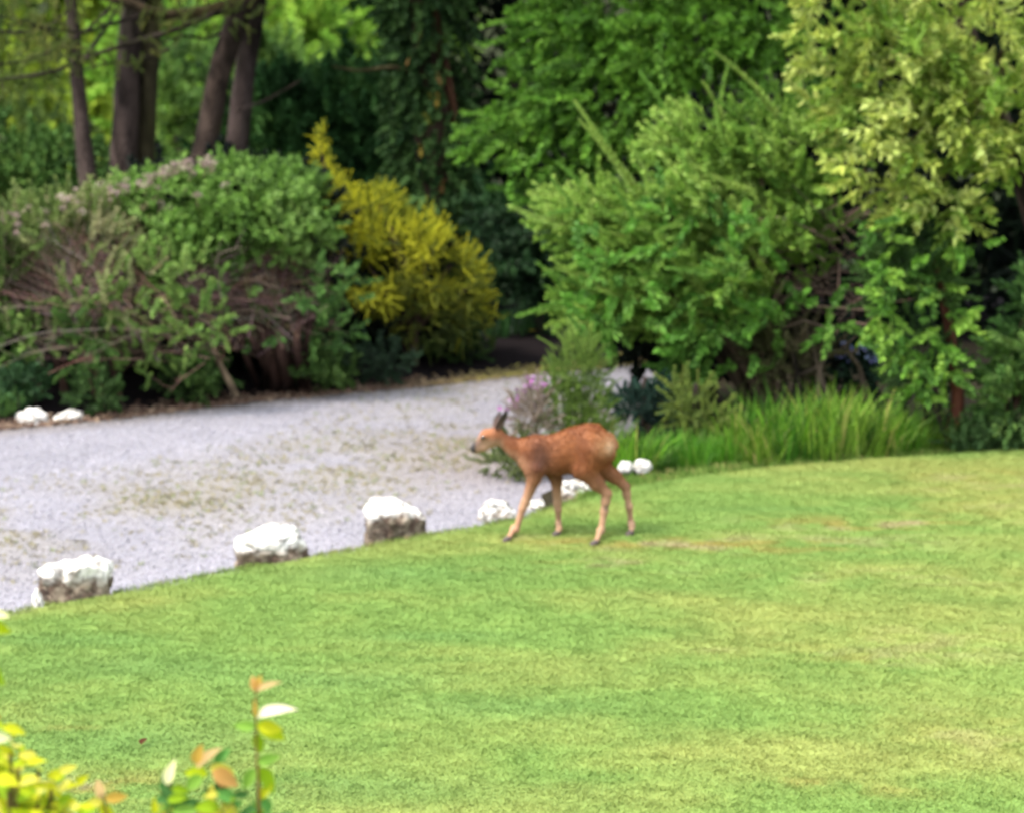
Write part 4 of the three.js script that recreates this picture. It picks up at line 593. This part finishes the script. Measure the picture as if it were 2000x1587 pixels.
{
  // feathery shrub with arching shoots
  const z = 18.3, b = V(at(1510, 0, z).x, -0.12, -z), t = thing('feathery_shrub', 'large light green shrub with upswept feathery shoots behind the strap leaves', 'shrub', b);
  stemsTo(t, b, [[1180, 480, z - 0.3], [1120, 400, z], [1250, 320, z], [1350, 220, z], [1480, 160, z], [1560, 300, z - 0.2], [1600, 420, z], [1280, 560, z - 0.6], [1400, 520, z - 0.7]], 0.045, bark([0.12, 0.09, 0.06], 0.3));
  const L = [lobe(1230, 520, z - 0.3, 125, 85, 0.6), lobe(1200, 600, z - 0.2, 95, 55, 0.5), lobe(1330, 450, z - 0.3, 150, 90, 0.7), lobe(1330, 580, z - 0.6, 130, 70, 0.5), lobe(1450, 380, z - 0.2, 160, 90, 0.7), lobe(1440, 520, z - 0.6, 130, 80, 0.6), lobe(1560, 300, z, 140, 90, 0.6), lobe(1400, 290, z, 120, 70, 0.6), lobe(1140, 420, z - 0.1, 70, 60, 0.4), lobe(1560, 450, z - 0.2, 110, 70, 0.5)];
  const FE = [[0.1, 0.2, 0.026], [0.18, 0.31, 0.045], [0.28, 0.4, 0.09]];
  crown(t, 620, G.broad, M.leaf, { lobes: L, colors: FE, size: [0.16, 0.28], gap: 0.42, freq: 3.4, inner: 0.5, lean: V(-0.5, 0.1, 0.5), out: 0.6, wild: 0.9 });
  crown(t, 950, G.small, M.leaf, { lobes: L, colors: FE, size: [0.18, 0.33], gap: 0.43, freq: 3.4, inner: 0.3, lean: V(-0.7, 0.6, 0.3), out: 0.5, wild: 0.6 });
  crown(t, 900, G.dense, M.far, { lobes: [lobe(1320, 480, z + 0.8, 200, 140, 0.4), lobe(1480, 400, z + 0.8, 200, 170, 0.4), lobe(1400, 640, z + 0.6, 260, 90, 0.4)], colors: [[0.0035, 0.005, 0.005], [0.006, 0.009, 0.007], [0.011, 0.018, 0.009]], size: [0.24, 0.4], gap: 0.2, inner: 0 });  // shade inside the shrub painted as near-black backing leaves
  const gs = [0, 1, 2, 3].map(() => shoot({ n: 80, L: 0.16, W: 0.075, a0: 1.1 })), gl = [0, 1, 2].map(() => shoot({ n: 130, L: 0.085, W: 0.036, a0: 1.2, bend: 0.35 })), ms = [tinted(0.18, 0.32, 0.055), tinted(0.25, 0.38, 0.085), tinted(0.22, 0.33, 0.065), tinted(0.13, 0.27, 0.042)];
  const list = [], add = (X0, Y0, X1, Y1, dz = 0) => { const a = at(X0, Y0, z + dz), e = at(X1, Y1, z + dz - 0.2); list.push([a, e.clone().sub(a), a.distanceTo(e) * 1.05]); };
  for (const q of [[1200, 460, 1060, 375], [1190, 440, 1080, 340], [1210, 500, 1075, 440], [1200, 520, 1080, 520], [1280, 420, 1135, 230], [1260, 400, 1160, 245], [1330, 380, 1215, 235], [1370, 350, 1290, 150], [1420, 340, 1370, 145], [1450, 330, 1400, 150], [1520, 300, 1430, 45], [1540, 270, 1455, 90], [1500, 330, 1440, 170], [1560, 330, 1490, 165], [1600, 280, 1540, 130], [1470, 370, 1360, 250], [1400, 420, 1270, 300], [1350, 430, 1230, 330], [1450, 430, 1330, 330], [1520, 420, 1420, 280], [1300, 500, 1170, 420], [1420, 500, 1270, 420], [1350, 520, 1200, 470], [1560, 400, 1500, 250], [1620, 350, 1570, 220], [1600, 430, 1530, 330], [1480, 460, 1470, 380], [1650, 300, 1610, 180]].filter((q, i) => i % 4 !== 2)) add(...q, R(-0.6, 0));
  for (let i = 0; i < 70; i++) { const l = pick(L), d = rdir(), p = l.c.clone().add(V(d.x * l.r.x * 0.7, d.y * l.r.y * 0.7, Math.abs(d.z) * l.r.z * 0.8)); list.push([p, V(-R(0.4, 1), R(0, 0.8), R(0, 0.6)), R(0.3, 0.6)]); }
  shoots(t, gl, ms, list.filter((q) => q[2] > 0.6)); shoots(t, gs, ms, list.filter((q) => q[2] <= 0.6));
  // broad leafy sprays hanging at the front
  const bs = [0, 1, 2].map(() => spray({ n: 24, L: 0.3, W: 0.19, angle: 1, bend: 0.3 })), bm = [tinted(0.11, 0.27, 0.035), tinted(0.16, 0.33, 0.055), tinted(0.075, 0.19, 0.028)], l2 = [];
  for (const [X, Y, rx, ry, n] of [[1200, 600, 55, 45, 14], [1290, 590, 60, 50, 12], [1400, 640, 60, 60, 16], [1390, 700, 60, 35, 12], [1480, 570, 70, 50, 14], [1500, 650, 40, 60, 10], [1340, 670, 50, 40, 8], [1170, 650, 30, 20, 5], [1640, 610, 50, 30, 8], [1250, 480, 90, 60, 14], [1380, 430, 90, 60, 14], [1470, 480, 70, 60, 12], [1180, 530, 60, 50, 10]]) for (let i = 0; i < n; i++) l2.push([at(X + R(-rx, rx), Y + R(-ry, ry), z - R(0.5, 1)), V(R(-0.8, 0.4), R(-0.5, 0.4), R(0.1, 0.8)), R(0.22, 0.36)]);
  shoots(t, bs, bm, l2, 'leafy_spray');
  const tw = new Tris(); for (let i = 0; i < 130; i++) { const X = R(1440, 1720), Y = R(420, 660), a = at(X, Y, z - R(-0.2, 0.7)), e = a.clone().add(V(R(-0.6, 0.6), R(-0.2, 0.35), R(-0.2, 0.2))), m = a.clone().lerp(e, 0.5).add(V(0, R(-0.08, 0.12), 0)); tw.tube([a, m, e].map((p) => p.sub(b)), [0.007, 0.006, 0.003], 4, pick([[0.13, 0.085, 0.07], [0.18, 0.13, 0.1], [0.07, 0.045, 0.038]])); }
  part('twigs', tw.build(), M.matt, t, 'stuff');
}
{
  // variegated tree, upper right
  const z = 17.2, b = V(at(2060, 0, z + 0.8).x, -0.1, -z - 0.8), t = thing('variegated_tree', 'cream and yellow-green variegated tree hanging over the upper right', 'tree', b);
  part('trunk', limb(rel([b.clone().setY(-0.2), at(2050, 600, z + 0.8), at(2000, 350, z + 0.7), at(1900, 100, z + 0.6), at(1830, -250, z + 0.4), at(1800, -500, z + 0.4)], b), [0.11, 0.1, 0.085, 0.07, 0.05, 0.02], bark([0.045, 0.03, 0.024], 0.3), 10), barkMat, t);
  const L = [lobe(1640, 60, z, 95, 70, 0.5), lobe(1740, 120, z - 0.2, 120, 80, 0.6), lobe(1850, 60, z - 0.1, 130, 90, 0.6), lobe(1960, 100, z, 110, 100, 0.6), lobe(1790, 230, z - 0.3, 120, 75, 0.5), lobe(1740, 320, z - 0.3, 95, 50, 0.4), lobe(1900, 200, z - 0.3, 100, 70, 0.5), lobe(1970, 290, z - 0.2, 60, 55, 0.4), lobe(1700, 220, z, 90, 70, 0.4), lobe(1830, 390, z - 0.2, 60, 45, 0.3), lobe(1780, -250, z, 420, 240, 1.6), lobe(2120, 150, z, 130, 220, 0.8)];
  for (const l of L.slice(0, 10)) part('branch', limb(rel([at(1950, 220, z + 0.6), at(1950, 220, z + 0.6).lerp(l.c, 0.55).add(V(0, 0.18, 0)), l.c], b), [0.035, 0.022, 0.008], bark([0.12, 0.09, 0.06], 0.2), 7, 4), barkMat, t);
  const VA = [[0.1, 0.185, 0.02], [0.24, 0.34, 0.05], [0.42, 0.48, 0.13]];
  crown(t, 1500, G.broad, M.leaf, { name: 'crown', lobes: L, colors: VA, size: [0.14, 0.24], gap: 0.47, freq: 3.5, inner: 0.4, lean: V(-0.2, -0.2, 0.3), out: 0.6 });
  const gs = [0, 1, 2].map(() => spray({ n: 24, L: 0.4, W: 0.2, angle: 1.35, tilt: 0.5, bend: 0.45, droop: 0.3 })), ms = [tinted(0.32, 0.39, 0.075), tinted(0.38, 0.45, 0.12), tinted(0.16, 0.27, 0.035)], list = [];
  for (let i = 0; i < 150; i++) { const l = pick(L.slice(0, 10)), d = rdir(); list.push([l.c.clone().add(V(d.x * l.r.x, d.y * l.r.y, Math.abs(d.z) * l.r.z)), V(d.x - 0.2, R(-0.9, 0.4), R(0, 0.7)), R(0.2, 0.34)]); }
  for (const [X, Y] of [[1560, 40], [1575, 90], [1600, 120], [1690, 350], [1980, 330], [1960, 280], [1720, 370]]) list.push([at(X + 25, Y - 15, z - 0.2), V(-0.5, -0.6, 0.3), 0.3]);
  shoots(t, gs, ms, list, 'leafy_branch');
}
{
  // shrub with hanging leafy shoots and a reddish trunk, right side
  const z = 16.95, b = V(at(1872, 0, z).x, -0.08, -z), t = thing('elder_shrub', 'shrub with hanging bright leafy shoots and a short reddish-brown trunk at the right', 'shrub', b);
  part('trunk', limb(rel([b.clone().setY(-0.15), at(1871, 790, z), at(1866, 730, z), at(1850, 620, z), at(1820, 480, z)], b), [0.06, 0.05, 0.045, 0.035, 0.015], bark([0.1, 0.037, 0.024], 0.03), 10), barkMat, t);
  stemsTo(t, at(1866, 740, z), [[1740, 480, z - 0.2], [1780, 560, z - 0.4], [1900, 520, z - 0.1], [1760, 640, z - 0.4]], 0.014, bark(BR));
  const ms = [tinted(0.12, 0.27, 0.032), tinted(0.18, 0.33, 0.045), tinted(0.07, 0.17, 0.025)], gs = [0, 1, 2].map(() => spray({ n: 24, L: 0.3, W: 0.19, angle: 1, bend: 0.3 })), list = [];
  for (const [X, Y, rx, ry, n] of [[1755, 490, 50, 40, 10], [1740, 560, 35, 70, 14], [1795, 570, 50, 50, 10], [1800, 660, 50, 50, 14], [1825, 710, 45, 35, 12], [1800, 765, 25, 25, 7], [1885, 495, 45, 20, 5], [1885, 620, 30, 30, 4], [1740, 430, 30, 30, 4], [1730, 650, 20, 50, 6]]) for (let i = 0; i < n; i++) list.push([at(X + R(-rx, rx), Y + R(-ry, ry), z - R(-0.1, 0.5)), V(R(-0.7, 0.5), R(-0.7, 0.2), R(0, 0.8)), R(0.2, 0.33)]);
  shoots(t, gs, ms, list, 'leafy_shoot');
  crown(t, 230, G.small, M.leaf, { lobes: [lobe(1775, 550, z + 0.2, 70, 120, 0.4), lobe(1805, 700, z + 0.2, 45, 70, 0.3)], colors: [[0.02, 0.05, 0.014], [0.04, 0.09, 0.02], [0.07, 0.14, 0.03]], size: [0.2, 0.32], gap: 0.4, inner: 0.1 });
  // shrub at the right margin
  const b2 = V(at(1990, 0, 16.9).x, -0.08, -16.9), s = thing('dogwood_shrub', 'leafy shrub at the right margin beside the reddish trunk', 'shrub', b2);
  stemsTo(s, b2, [[1960, 660, 16.8], [2000, 620, 16.9], [2050, 560, 16.9]], 0.025, bark([0.1, 0.06, 0.045], 0.1));
  crown(s, 330, G.broad, M.leaf, { lobes: [lobe(1990, 690, 16.8, 35, 70, 0.35), lobe(1985, 790, 16.7, 45, 45, 0.35), lobe(2060, 650, 16.9, 60, 130, 0.4)], colors: [[0.035, 0.085, 0.02], [0.065, 0.15, 0.03], [0.11, 0.2, 0.045]], size: [0.17, 0.28], gap: 0.36, inner: 0.2 });
  const LOWR = 'low dark plants at the lawn edge on the right';
  for (const [X, Y, l] of [[1900, 868, 'low dark green plant at the lawn edge right under the reddish trunk'], [1960, 850, 'low dark green plant at the lawn edge by the right margin']]) {
    const d = 16.75, o = V(at(X, 0, d).x, -0.05, -d), p = thing('periwinkle_plant', l, 'plant', o, LOWR); part('stem', limb([V(0, -0.05, 0), V(0.01, 0.04, 0), V(0.02, 0.09, 0.01)], [0.008, 0.007, 0.004], bark(BR), 6, 3), barkMat, p);
    crown(p, 110, G.small, M.leaf, { lobes: [lobe(X, Y, d, 60, 20, 0.25)], colors: [[0.025, 0.06, 0.02], [0.045, 0.105, 0.03], [0.075, 0.15, 0.045]], size: [0.13, 0.22], inner: 0, gap: 0.15 });
  }
}
// strap-leaved clumps along the lawn edge
{
  const clump = (variant) => { const t = new Tris(); for (let i = 0; i < 110; i++) { const r = Math.sqrt(rnd()) * 0.24, a = R(0, 6.28), b = V(Math.cos(a) * r, 0, Math.sin(a) * r * 0.8), h = R(0.16, 0.5) * (1 - r), o = V(R(-0.17, 0.17) + b.x * 0.8, h, R(-0.15, 0.15) + b.z * 0.8), s = V(Math.cos(a + 1.4), 0, Math.sin(a + 1.4)); t.blade(b, b.clone().add(o), s, R(0.011, 0.019), rnd() < 0.07 ? [2.6, 1.3, 4] : vary(0.4), V(-o.x * 0.2, h * 0.08, -o.z * 0.2)); } return t.build(); };
  const gs = [0, 1, 2].map(clump), mats = [[0.065, 0.2, 0.01], [0.1, 0.235, 0.014], [0.045, 0.145, 0.01], [0.13, 0.24, 0.024]].map((c) => tinted(...c, 0.4));
  const GRP = 'strap-leaved plants along the lawn edge';
  for (const [X, Y, s, l] of [
    [1228, 925, 0.8, 'strap-leaved plant right behind the deer\'s rump, above the two small white stones'], [1290, 922, 0.7, 'low strap-leaved plant, second to the right of the deer'], [1350, 915, 0.6, 'strap-leaved plant below the small yellow-green seedling'], [1415, 906, 0.65, 'darker strap-leaved plant left of the tall bright group'],
    [1480, 902, 1.15, 'tall bright strap-leaved plant at the left of the tall group'], [1550, 898, 1.1, 'tall strap-leaved plant under the thin bare branch'], [1620, 894, 1.1, 'tall strap-leaved plant in the middle of the tall group'], [1690, 890, 1.15, 'tall strap-leaved plant below the blue flowers'], [1760, 886, 1.0, 'strap-leaved plant at the right of the tall group'], [1815, 882, 0.8, 'last small strap-leaved plant before the reddish trunk']]) {
    const p = ground(X, Y - 10, -0.03); p.z = Math.min(p.z, edgeZ(p.x) - (X < 1320 ? 0.72 : 0.2)); p.y = -0.07;
    const o = thing('strap_leaved_plant', l, 'plant', p, GRP);
    for (const [dx, dz, k] of [[0, 0, 1], [0.13, -0.22, 1.05], [-0.15, -0.3, 0.95]]) { const m = part('leaf_tuft', pick(gs), pick(mats), o, 'stuff'); m.position.set(dx, 0, dz); m.rotation.y = R(0, 6.28); const w = s * k * R(0.85, 1.1); m.scale.set(w * R(0.85, 1.1), w * R(0.8, 1.25), w); }
  }
  // dark strap leaves across the drive beside the golden bush
  const q = ground(1035, 690, -0.15), o = thing('day_lily_plant', 'dark green strap-leaved plant with small yellow flowers across the drive, right of the golden bush', 'plant', V(q.x, -0.15, -23.6));
  for (const dx of [-0.3, -0.05, 0.2, 0.45]) { const m = part('leaf_tuft', pick(gs), tinted(0.03, 0.09, 0.022, 0.3), o, 'stuff'); m.position.set(dx, 0, R(-0.2, 0.2)); m.scale.set(1.2, 1.5, 1.2); m.rotation.y = R(0, 6); }
  const fg = (() => { const t = new Tris(); for (let i = 0; i < 6; i++) { const a = i / 6 * 6.28, d = V(Math.cos(a), 0.5, Math.sin(a)).normalize(), s = V(-Math.sin(a), 0, Math.cos(a)); t.leaf(V(0, 0, 0), d, s, d.clone().cross(s).negate(), 0.045, 0.022, [1, 1, 1]); } return t.build(); })(), fm = tinted(0.5, 0.36, 0.03);
  for (const [X, Y] of [[1095, 645], [1108, 660], [1085, 665], [1040, 648], [1118, 650]]) { const m = part('flower', fg, fm, o); m.position.copy(at(X, Y, 23.4).sub(o.position)); m.scale.setScalar(1.3); }
}
{
  // fine feathery plant behind the deer
  const z = 16.4, b = V(at(1130, 0, z).x, -0.12, -z), t = thing('fennel_plant', 'soft fine-leaved green plant standing behind the deer\'s back', 'plant', b);
  for (const [X, Y] of [[1090, 680], [1120, 655], [1150, 670], [1165, 690], [1080, 720], [1175, 720]]) part('stem', limb(rel([b, at((X + 1130) / 2, 800, z), at(X, Y, z)], b), [0.009, 0.007, 0.003], () => [0.07, 0.11, 0.03], 6, 5), barkMat, t);
  crown(t, 640, G.frond, M.leaf, { lobes: [lobe(1125, 725, z, 50, 70, 0.3), lobe(1095, 790, z, 36, 65, 0.3), lobe(1150, 800, z, 40, 65, 0.3), lobe(1130, 850, z, 60, 45, 0.3)], colors: [[0.06, 0.11, 0.02], [0.11, 0.19, 0.03], [0.17, 0.26, 0.05]], size: [0.1, 0.18], gap: 0.2, inner: 0, lean: V(0, 0.8, 0) });
  const z2 = 16.2, b2 = V(at(1030, 0, z2).x, -0.12, -z2), s = thing('pink_flower_plant', 'tall wispy plant with pink flowers and beige seed heads behind the deer\'s neck', 'plant', b2);
  const fl = (() => { const q = new Tris(); for (let i = 0; i < 4; i++) { const a = i * 1.571, d = V(Math.cos(a), 0.4, Math.sin(a)).normalize(), k = V(-Math.sin(a), 0, Math.cos(a)); q.leaf(V(0, 0, 0), d, k, d.clone().cross(k).negate(), 1, 0.8, [1, 1, 1]); } return q.build(); })(), fm = [tinted(0.28, 0.09, 0.27, 0.3), tinted(0.33, 0.15, 0.33, 0.3), tinted(0.33, 0.22, 0.34, 0.3)];
  for (const [X, Y, e] of [[1020, 765, 8], [1000, 785, 5], [1035, 745, 8], [1055, 755, 6], [985, 800, 4], [1060, 740, 5], [1045, 785, 4]]) {
    const top = at(X, Y, z2 + R(-0.1, 0.1)); part('stem', limb(rel([b2.clone().add(V(R(-0.06, 0.06), 0, 0)), b2.clone().lerp(top, 0.5).add(V(0.02, 0, 0)), top], b2), [0.006, 0.005, 0.003], () => [0.2, 0.17, 0.11], 6, 5), barkMat, s);
    for (let i = 0; i < e + 3; i++) { const m = part('flower', fl, pick(fm), s); m.position.copy(top.clone().add(V(R(-0.045, 0.045), R(-0.08, 0.04), R(-0.04, 0.04))).sub(b2)); m.rotation.set(R(-1, 1), R(0, 6), R(-1, 1)); m.scale.setScalar(R(0.014, 0.024)); }
  }
  crown(s, 130, G.frond, M.leaf, { lobes: [lobe(1035, 815, z2, 34, 30, 0.2), lobe(1048, 790, z2, 24, 20, 0.2)], colors: [[0.16, 0.14, 0.09], [0.24, 0.2, 0.15], [0.3, 0.24, 0.2]], size: [0.1, 0.18], gap: 0.15, inner: 0, lean: V(0, 0.7, 0) });
  crown(s, 90, G.small, M.leaf, { lobes: [lobe(1015, 875, z2, 45, 28, 0.25), lobe(990, 910, z2, 45, 20, 0.2)], colors: [[0.04, 0.07, 0.025], [0.07, 0.11, 0.03], [0.11, 0.14, 0.05]], size: [0.12, 0.2], gap: 0.2, inner: 0 });
  // bluish dark shrub, seedling, blue flowers, thin dead branches
  bushTree('euphorbia_plant', 'dark blue-green plant between the fine-leaved plant and the strap leaves', 1255, 17.2, [lobe(1240, 795, 17.2, 40, 24, 0.3), lobe(1295, 785, 17.3, 30, 26, 0.3)], 220, G.broad, M.leaf, { colors: [[0.008, 0.022, 0.016], [0.018, 0.05, 0.034], [0.05, 0.11, 0.075]], size: [0.1, 0.16], gap: 0.3, inner: 0 }, 0.025, 'plant');
  bushTree('hazel_seedling', 'small yellow-green seedling standing above the strap leaves', 1355, 16.9, [lobe(1345, 780, 16.9, 42, 28, 0.25), lobe(1370, 815, 16.8, 45, 25, 0.25)], 90, G.small, M.leaf, { colors: [[0.07, 0.11, 0.025], [0.12, 0.17, 0.03], [0.17, 0.21, 0.05]], size: [0.14, 0.22], gap: 0.2, inner: 0 }, 0.014, 'plant');
  const zb = 19.2, bb = V(at(1660, 0, zb).x, -0.1, -zb), bl = thing('bluebell_plant', 'patch of pale blue flowers in the shade under the feathery shrub', 'plant', bb);
  crown(bl, 160, G.broad, M.far, { lobes: [lobe(1650, 715, zb, 90, 45, 0.4)], colors: [[0.012, 0.028, 0.02], [0.02, 0.05, 0.03], [0.035, 0.075, 0.035]], size: [0.18, 0.3], gap: 0.2, inner: 0 });
  const bf = [tinted(0.22, 0.22, 0.5, 0.2), tinted(0.35, 0.37, 0.6, 0.2), tinted(0.2, 0.25, 0.4, 0.2)];
  for (let i = 0; i < 90; i++) { const m = part('flower', fl, pick(bf), bl); m.position.copy(at(1650 + R(-75, 75), 688 + R(-18, 22), zb - 0.45).sub(bb)); m.rotation.set(R(-1, 1), R(0, 6), R(-1, 1)); m.scale.setScalar(R(0.012, 0.024)); }
  const zd = 17.5, bd = V(at(1590, 0, zd).x, -0.1, -zd), ds = thing('dead_shrub', 'thin grey dead branches standing behind the strap leaves', 'shrub', bd);
  for (const l of [[[1625, 790], [1605, 740], [1592, 690], [1575, 640]], [[1530, 790], [1540, 745], [1580, 725], [1600, 715]], [[1560, 790], [1556, 720], [1540, 660], [1520, 620]], [[1600, 790], [1600, 730], [1620, 680], [1640, 640]], [[1690, 780], [1680, 720], [1660, 690], [1650, 650]]]) part('branch', limb(rel(path(zd, ...l), bd), [0.022, 0.018, 0.013, 0.006], bark([0.11, 0.085, 0.065], 0.3), 8, 5), barkMat, ds);
  crown(ds, 130, G.small, M.far, { lobes: [lobe(1540, 690, zd + 0.3, 90, 60, 0.3)], colors: [[0.05, 0.045, 0.03], [0.07, 0.06, 0.035], [0.07, 0.08, 0.03]], size: [0.16, 0.26], gap: 0.3, inner: 0 });
}

// ------------------------------------------------------------------ foreground shrubs under the camera
{
  const leafShape = (() => { const p = new THREE.PlaneGeometry(1, 1, 4, 8), a = p.attributes.position; for (let i = 0; i < a.count; i++) { const x = a.getX(i), v = a.getY(i) + 0.5, w = 0.62 * Math.pow(Math.sin(Math.PI * Math.pow(v * 0.98 + 0.01, 0.8)), 0.85); a.setXYZ(i, x * w, v, 0.4 * Math.abs(x) * w - 0.34 * v * v + 0.03 * Math.sin(v * 9) * Math.abs(x)); } p.computeVertexNormals(); return p; })();
  const fm = (r, g, b, t = 0.5) => new THREE.MeshPhysicalMaterial({ color: new THREE.Color().setRGB(r, g, b), roughness: 0.85, specularIntensity: 0.2, transmission: t, thickness: 0, ior: 1.4, side: THREE.DoubleSide });
  const YG = [fm(0.3, 0.38, 0.008), fm(0.42, 0.44, 0.014), fm(0.2, 0.32, 0.008), fm(0.45, 0.42, 0.06)], RED = [fm(0.42, 0.23, 0.075), fm(0.45, 0.31, 0.15), fm(0.36, 0.23, 0.04)], CREAM = [fm(0.72, 0.66, 0.5), fm(0.66, 0.64, 0.36)], GR = [fm(0.07, 0.2, 0.04, 0.3), fm(0.15, 0.28, 0.04, 0.4), fm(0.04, 0.11, 0.025, 0.3)];
  const leaf = (parent, p, dir, face, len, mat, wide = 1) => {
    len *= 0.92; wide *= R(0.75, 1);
    const y = dir.clone().normalize(), zc = face.clone().addScaledVector(y, -face.dot(y)).normalize(), x = y.clone().cross(zc), m = part('leaf', leafShape, mat, parent);
    m.applyMatrix4(new THREE.Matrix4().makeBasis(x.multiplyScalar(len * wide), y.clone().multiplyScalar(len), zc.multiplyScalar(len)).setPosition(p.clone().sub(parent.position))); return m;
  };
  const face = () => V(R(-0.6, 0.4), R(0.2, 1), R(0.3, 1));
  const z = 3.5, A = thing('yellow_leaved_shrub', 'bright yellow-green leafy shrub in the bottom left corner', 'shrub', V(at(-20, 0, z).x, 0, -z));
  const stem = (parent, pts, r0, r1, c) => part('stem', limb(rel(pts, parent.position), pts.length > 3 ? [r0, r0 * 0.6, (r0 * 0.5 + r1) / 2, r1] : [r0, (r0 + r1) / 2, r1], () => c, 7, 5), barkMat, parent);
  const tips = [[20, 1470], [75, 1500], [100, 1530], [-20, 1440], [50, 1560], [-40, 1520], [120, 1590], [10, 1610], [80, 1640], [-60, 1600], [35, 1500], [60, 1540], [15, 1545], [-5, 1490], [90, 1570]];
  for (const [X, Y] of tips) {
    const e = at(X, Y, z + R(-0.12, 0.12)); stem(A, [A.position.clone(), A.position.clone().lerp(e, 0.6).add(V(R(-0.03, 0.03), 0.15, R(-0.05, 0.05))), e], 0.012, 0.003, [0.2, 0.16, 0.05]);
    for (let i = 0; i < 32; i++) { const q = e.clone().add(V(R(-0.045, 0.045), -i * 0.007 + 0.012, R(-0.04, 0.04))), a = i * 2.4 + R(-0.3, 0.3); leaf(A, q, V(Math.cos(a), R(-0.1, 0.7), Math.sin(a) * 0.8), face(), R(0.024, 0.044), i < 22 ? pick(YG) : pick(GR)); }
  }
  // tall shoot just outside the left margin whose leaves reach into view
  { const e = at(-22, 1190, z); stem(A, [A.position.clone(), at(-40, 1450, z), e], 0.009, 0.003, [0.2, 0.16, 0.05]); for (const [X, Y, dx, dy, l, m] of [[-18, 1200, 1, 0.1, 0.03, CREAM[1]], [-20, 1215, 0.9, -0.5, 0.038, YG[0]], [-25, 1330, 1, 0.1, 0.03, YG[2]], [-30, 1300, 0.8, -0.6, 0.045, YG[2]], [-35, 1395, 1, 0, 0.03, RED[2]], [-22, 1440, 1, 0.05, 0.036, CREAM[1]], [-20, 1190, -0.8, 0.5, 0.04, YG[1]], [-30, 1260, -1, 0.2, 0.04, YG[1]]]) leaf(A, at(X, Y, z), V(dx, dy, 0.15), face(), l, m); }
  // young shoots with reddish tips
  const B = thing('red_tipped_shrub', 'young shoots with orange and cream new leaves in the lower left', 'shrub', V(at(430, 0, z).x, 0, -z));
  const S = (pts, r = 0.004) => stem(B, [B.position.clone(), at(pts[0][0], pts[0][1], z), at((pts[0][0] + pts[1][0]) / 2 + R(-8, 8), (pts[0][1] + pts[1][1]) / 2, z + 0.01), at(pts[1][0], pts[1][1], z)], 0.0055, r * 0.4, [0.3, 0.2, 0.06]);
  S([[505, 1560], [500, 1345]]); S([[440, 1600], [410, 1490]]); S([[360, 1610], [330, 1530]]); S([[230, 1640], [200, 1550]]); S([[470, 1640], [430, 1520]]);
  const put = (X, Y, dx, dy, l, m, f = V(0, 0.5, 1), w = 1) => leaf(B, at(X, Y, z + R(-0.02, 0.02)), V(dx, dy, R(-0.1, 0.25)), f, l, m, w);
  put(502, 1350, -0.35, 1, 0.028, RED[0]); put(503, 1350, 0.9, 0.6, 0.042, RED[1], V(-0.3, 0.8, 0.6), 0.7); put(502, 1345, 0.2, 1, 0.024, RED[2]);
  put(503, 1402, 0.85, 0.5, 0.068, CREAM[0], V(-0.4, 0.9, 0.5), 0.75); put(500, 1400, -0.1, 0.9, 0.03, RED[2], V(0, 0, 1), 0.5);
  put(502, 1412, 0.75, -0.4, 0.055, YG[0]); put(505, 1420, 0.95, -0.05, 0.04, YG[1]); put(498, 1420, -0.9, 0.2, 0.036, GR[1]); put(498, 1412, -0.7, -0.3, 0.03, GR[1]); put(500, 1430, 0.2, -1, 0.04, YG[2]);
  put(505, 1500, 0.5, -0.6, 0.05, YG[2], V(0.6, 0.3, 0.8)); put(503, 1490, 0.8, 0.3, 0.04, GR[1]); put(500, 1500, -0.5, -0.7, 0.045, GR[1]);
  put(385, 1500, 0.6, 0.8, 0.052, RED[1], V(-0.4, 0.8, 0.7), 0.8); put(380, 1490, 0.3, 0.9, 0.034, RED[2]); put(410, 1500, 0.7, -0.1, 0.042, YG[3]); put(415, 1505, 0.8, -0.4, 0.05, RED[0]); put(420, 1490, 0.5, 0.6, 0.036, GR[0]); put(425, 1520, 0.3, -1, 0.045, GR[2]); put(405, 1510, -0.8, 0.1, 0.04, YG[0]); put(395, 1515, -0.7, -0.5, 0.04, GR[1]);
  put(325, 1532, 0.25, 1, 0.045, CREAM[1], V(-0.2, 0.4, 1), 0.85); put(340, 1545, 0.3, -0.9, 0.032, YG[0]); put(335, 1540, 0.9, -0.1, 0.03, YG[2]);
  put(200, 1560, -0.3, 1, 0.034, RED[1]); put(205, 1560, 0.9, 0.2, 0.038, RED[2]); put(200, 1565, -0.9, 0.0, 0.03, YG[3]); put(195, 1570, 0.5, -0.6, 0.04, YG[1]);
  for (let i = 0; i < 64; i++) { const X = R(300, 540), Y = 1545 + Math.abs(R(-1, 1)) * 90 + Math.abs(X - 430) * 0.12; const a = R(0, 6.28); put(X, Y, Math.cos(a), Math.sin(a) * 0.6, R(0.026, 0.046), pick([...GR, ...GR, YG[1], YG[2], YG[3]]), face()); }
  const dead = thing('fallen_leaf', 'small dark brown leaf lying on the lawn above the orange-tipped shoots', 'leaf', ground(275, 1453, 0.02));
  part('leaf_blade', leafShape, new THREE.MeshPhysicalMaterial({ color: 0x3a2417, roughness: 1, specularIntensity: 0.1, side: THREE.DoubleSide }), dead).applyMatrix4(new THREE.Matrix4().makeBasis(V(0.05, 0.01, 0.02), V(0.02, 0.025, -0.05), V(0, 0.05, 0.02)));
}
renderer.render(scene, camera);
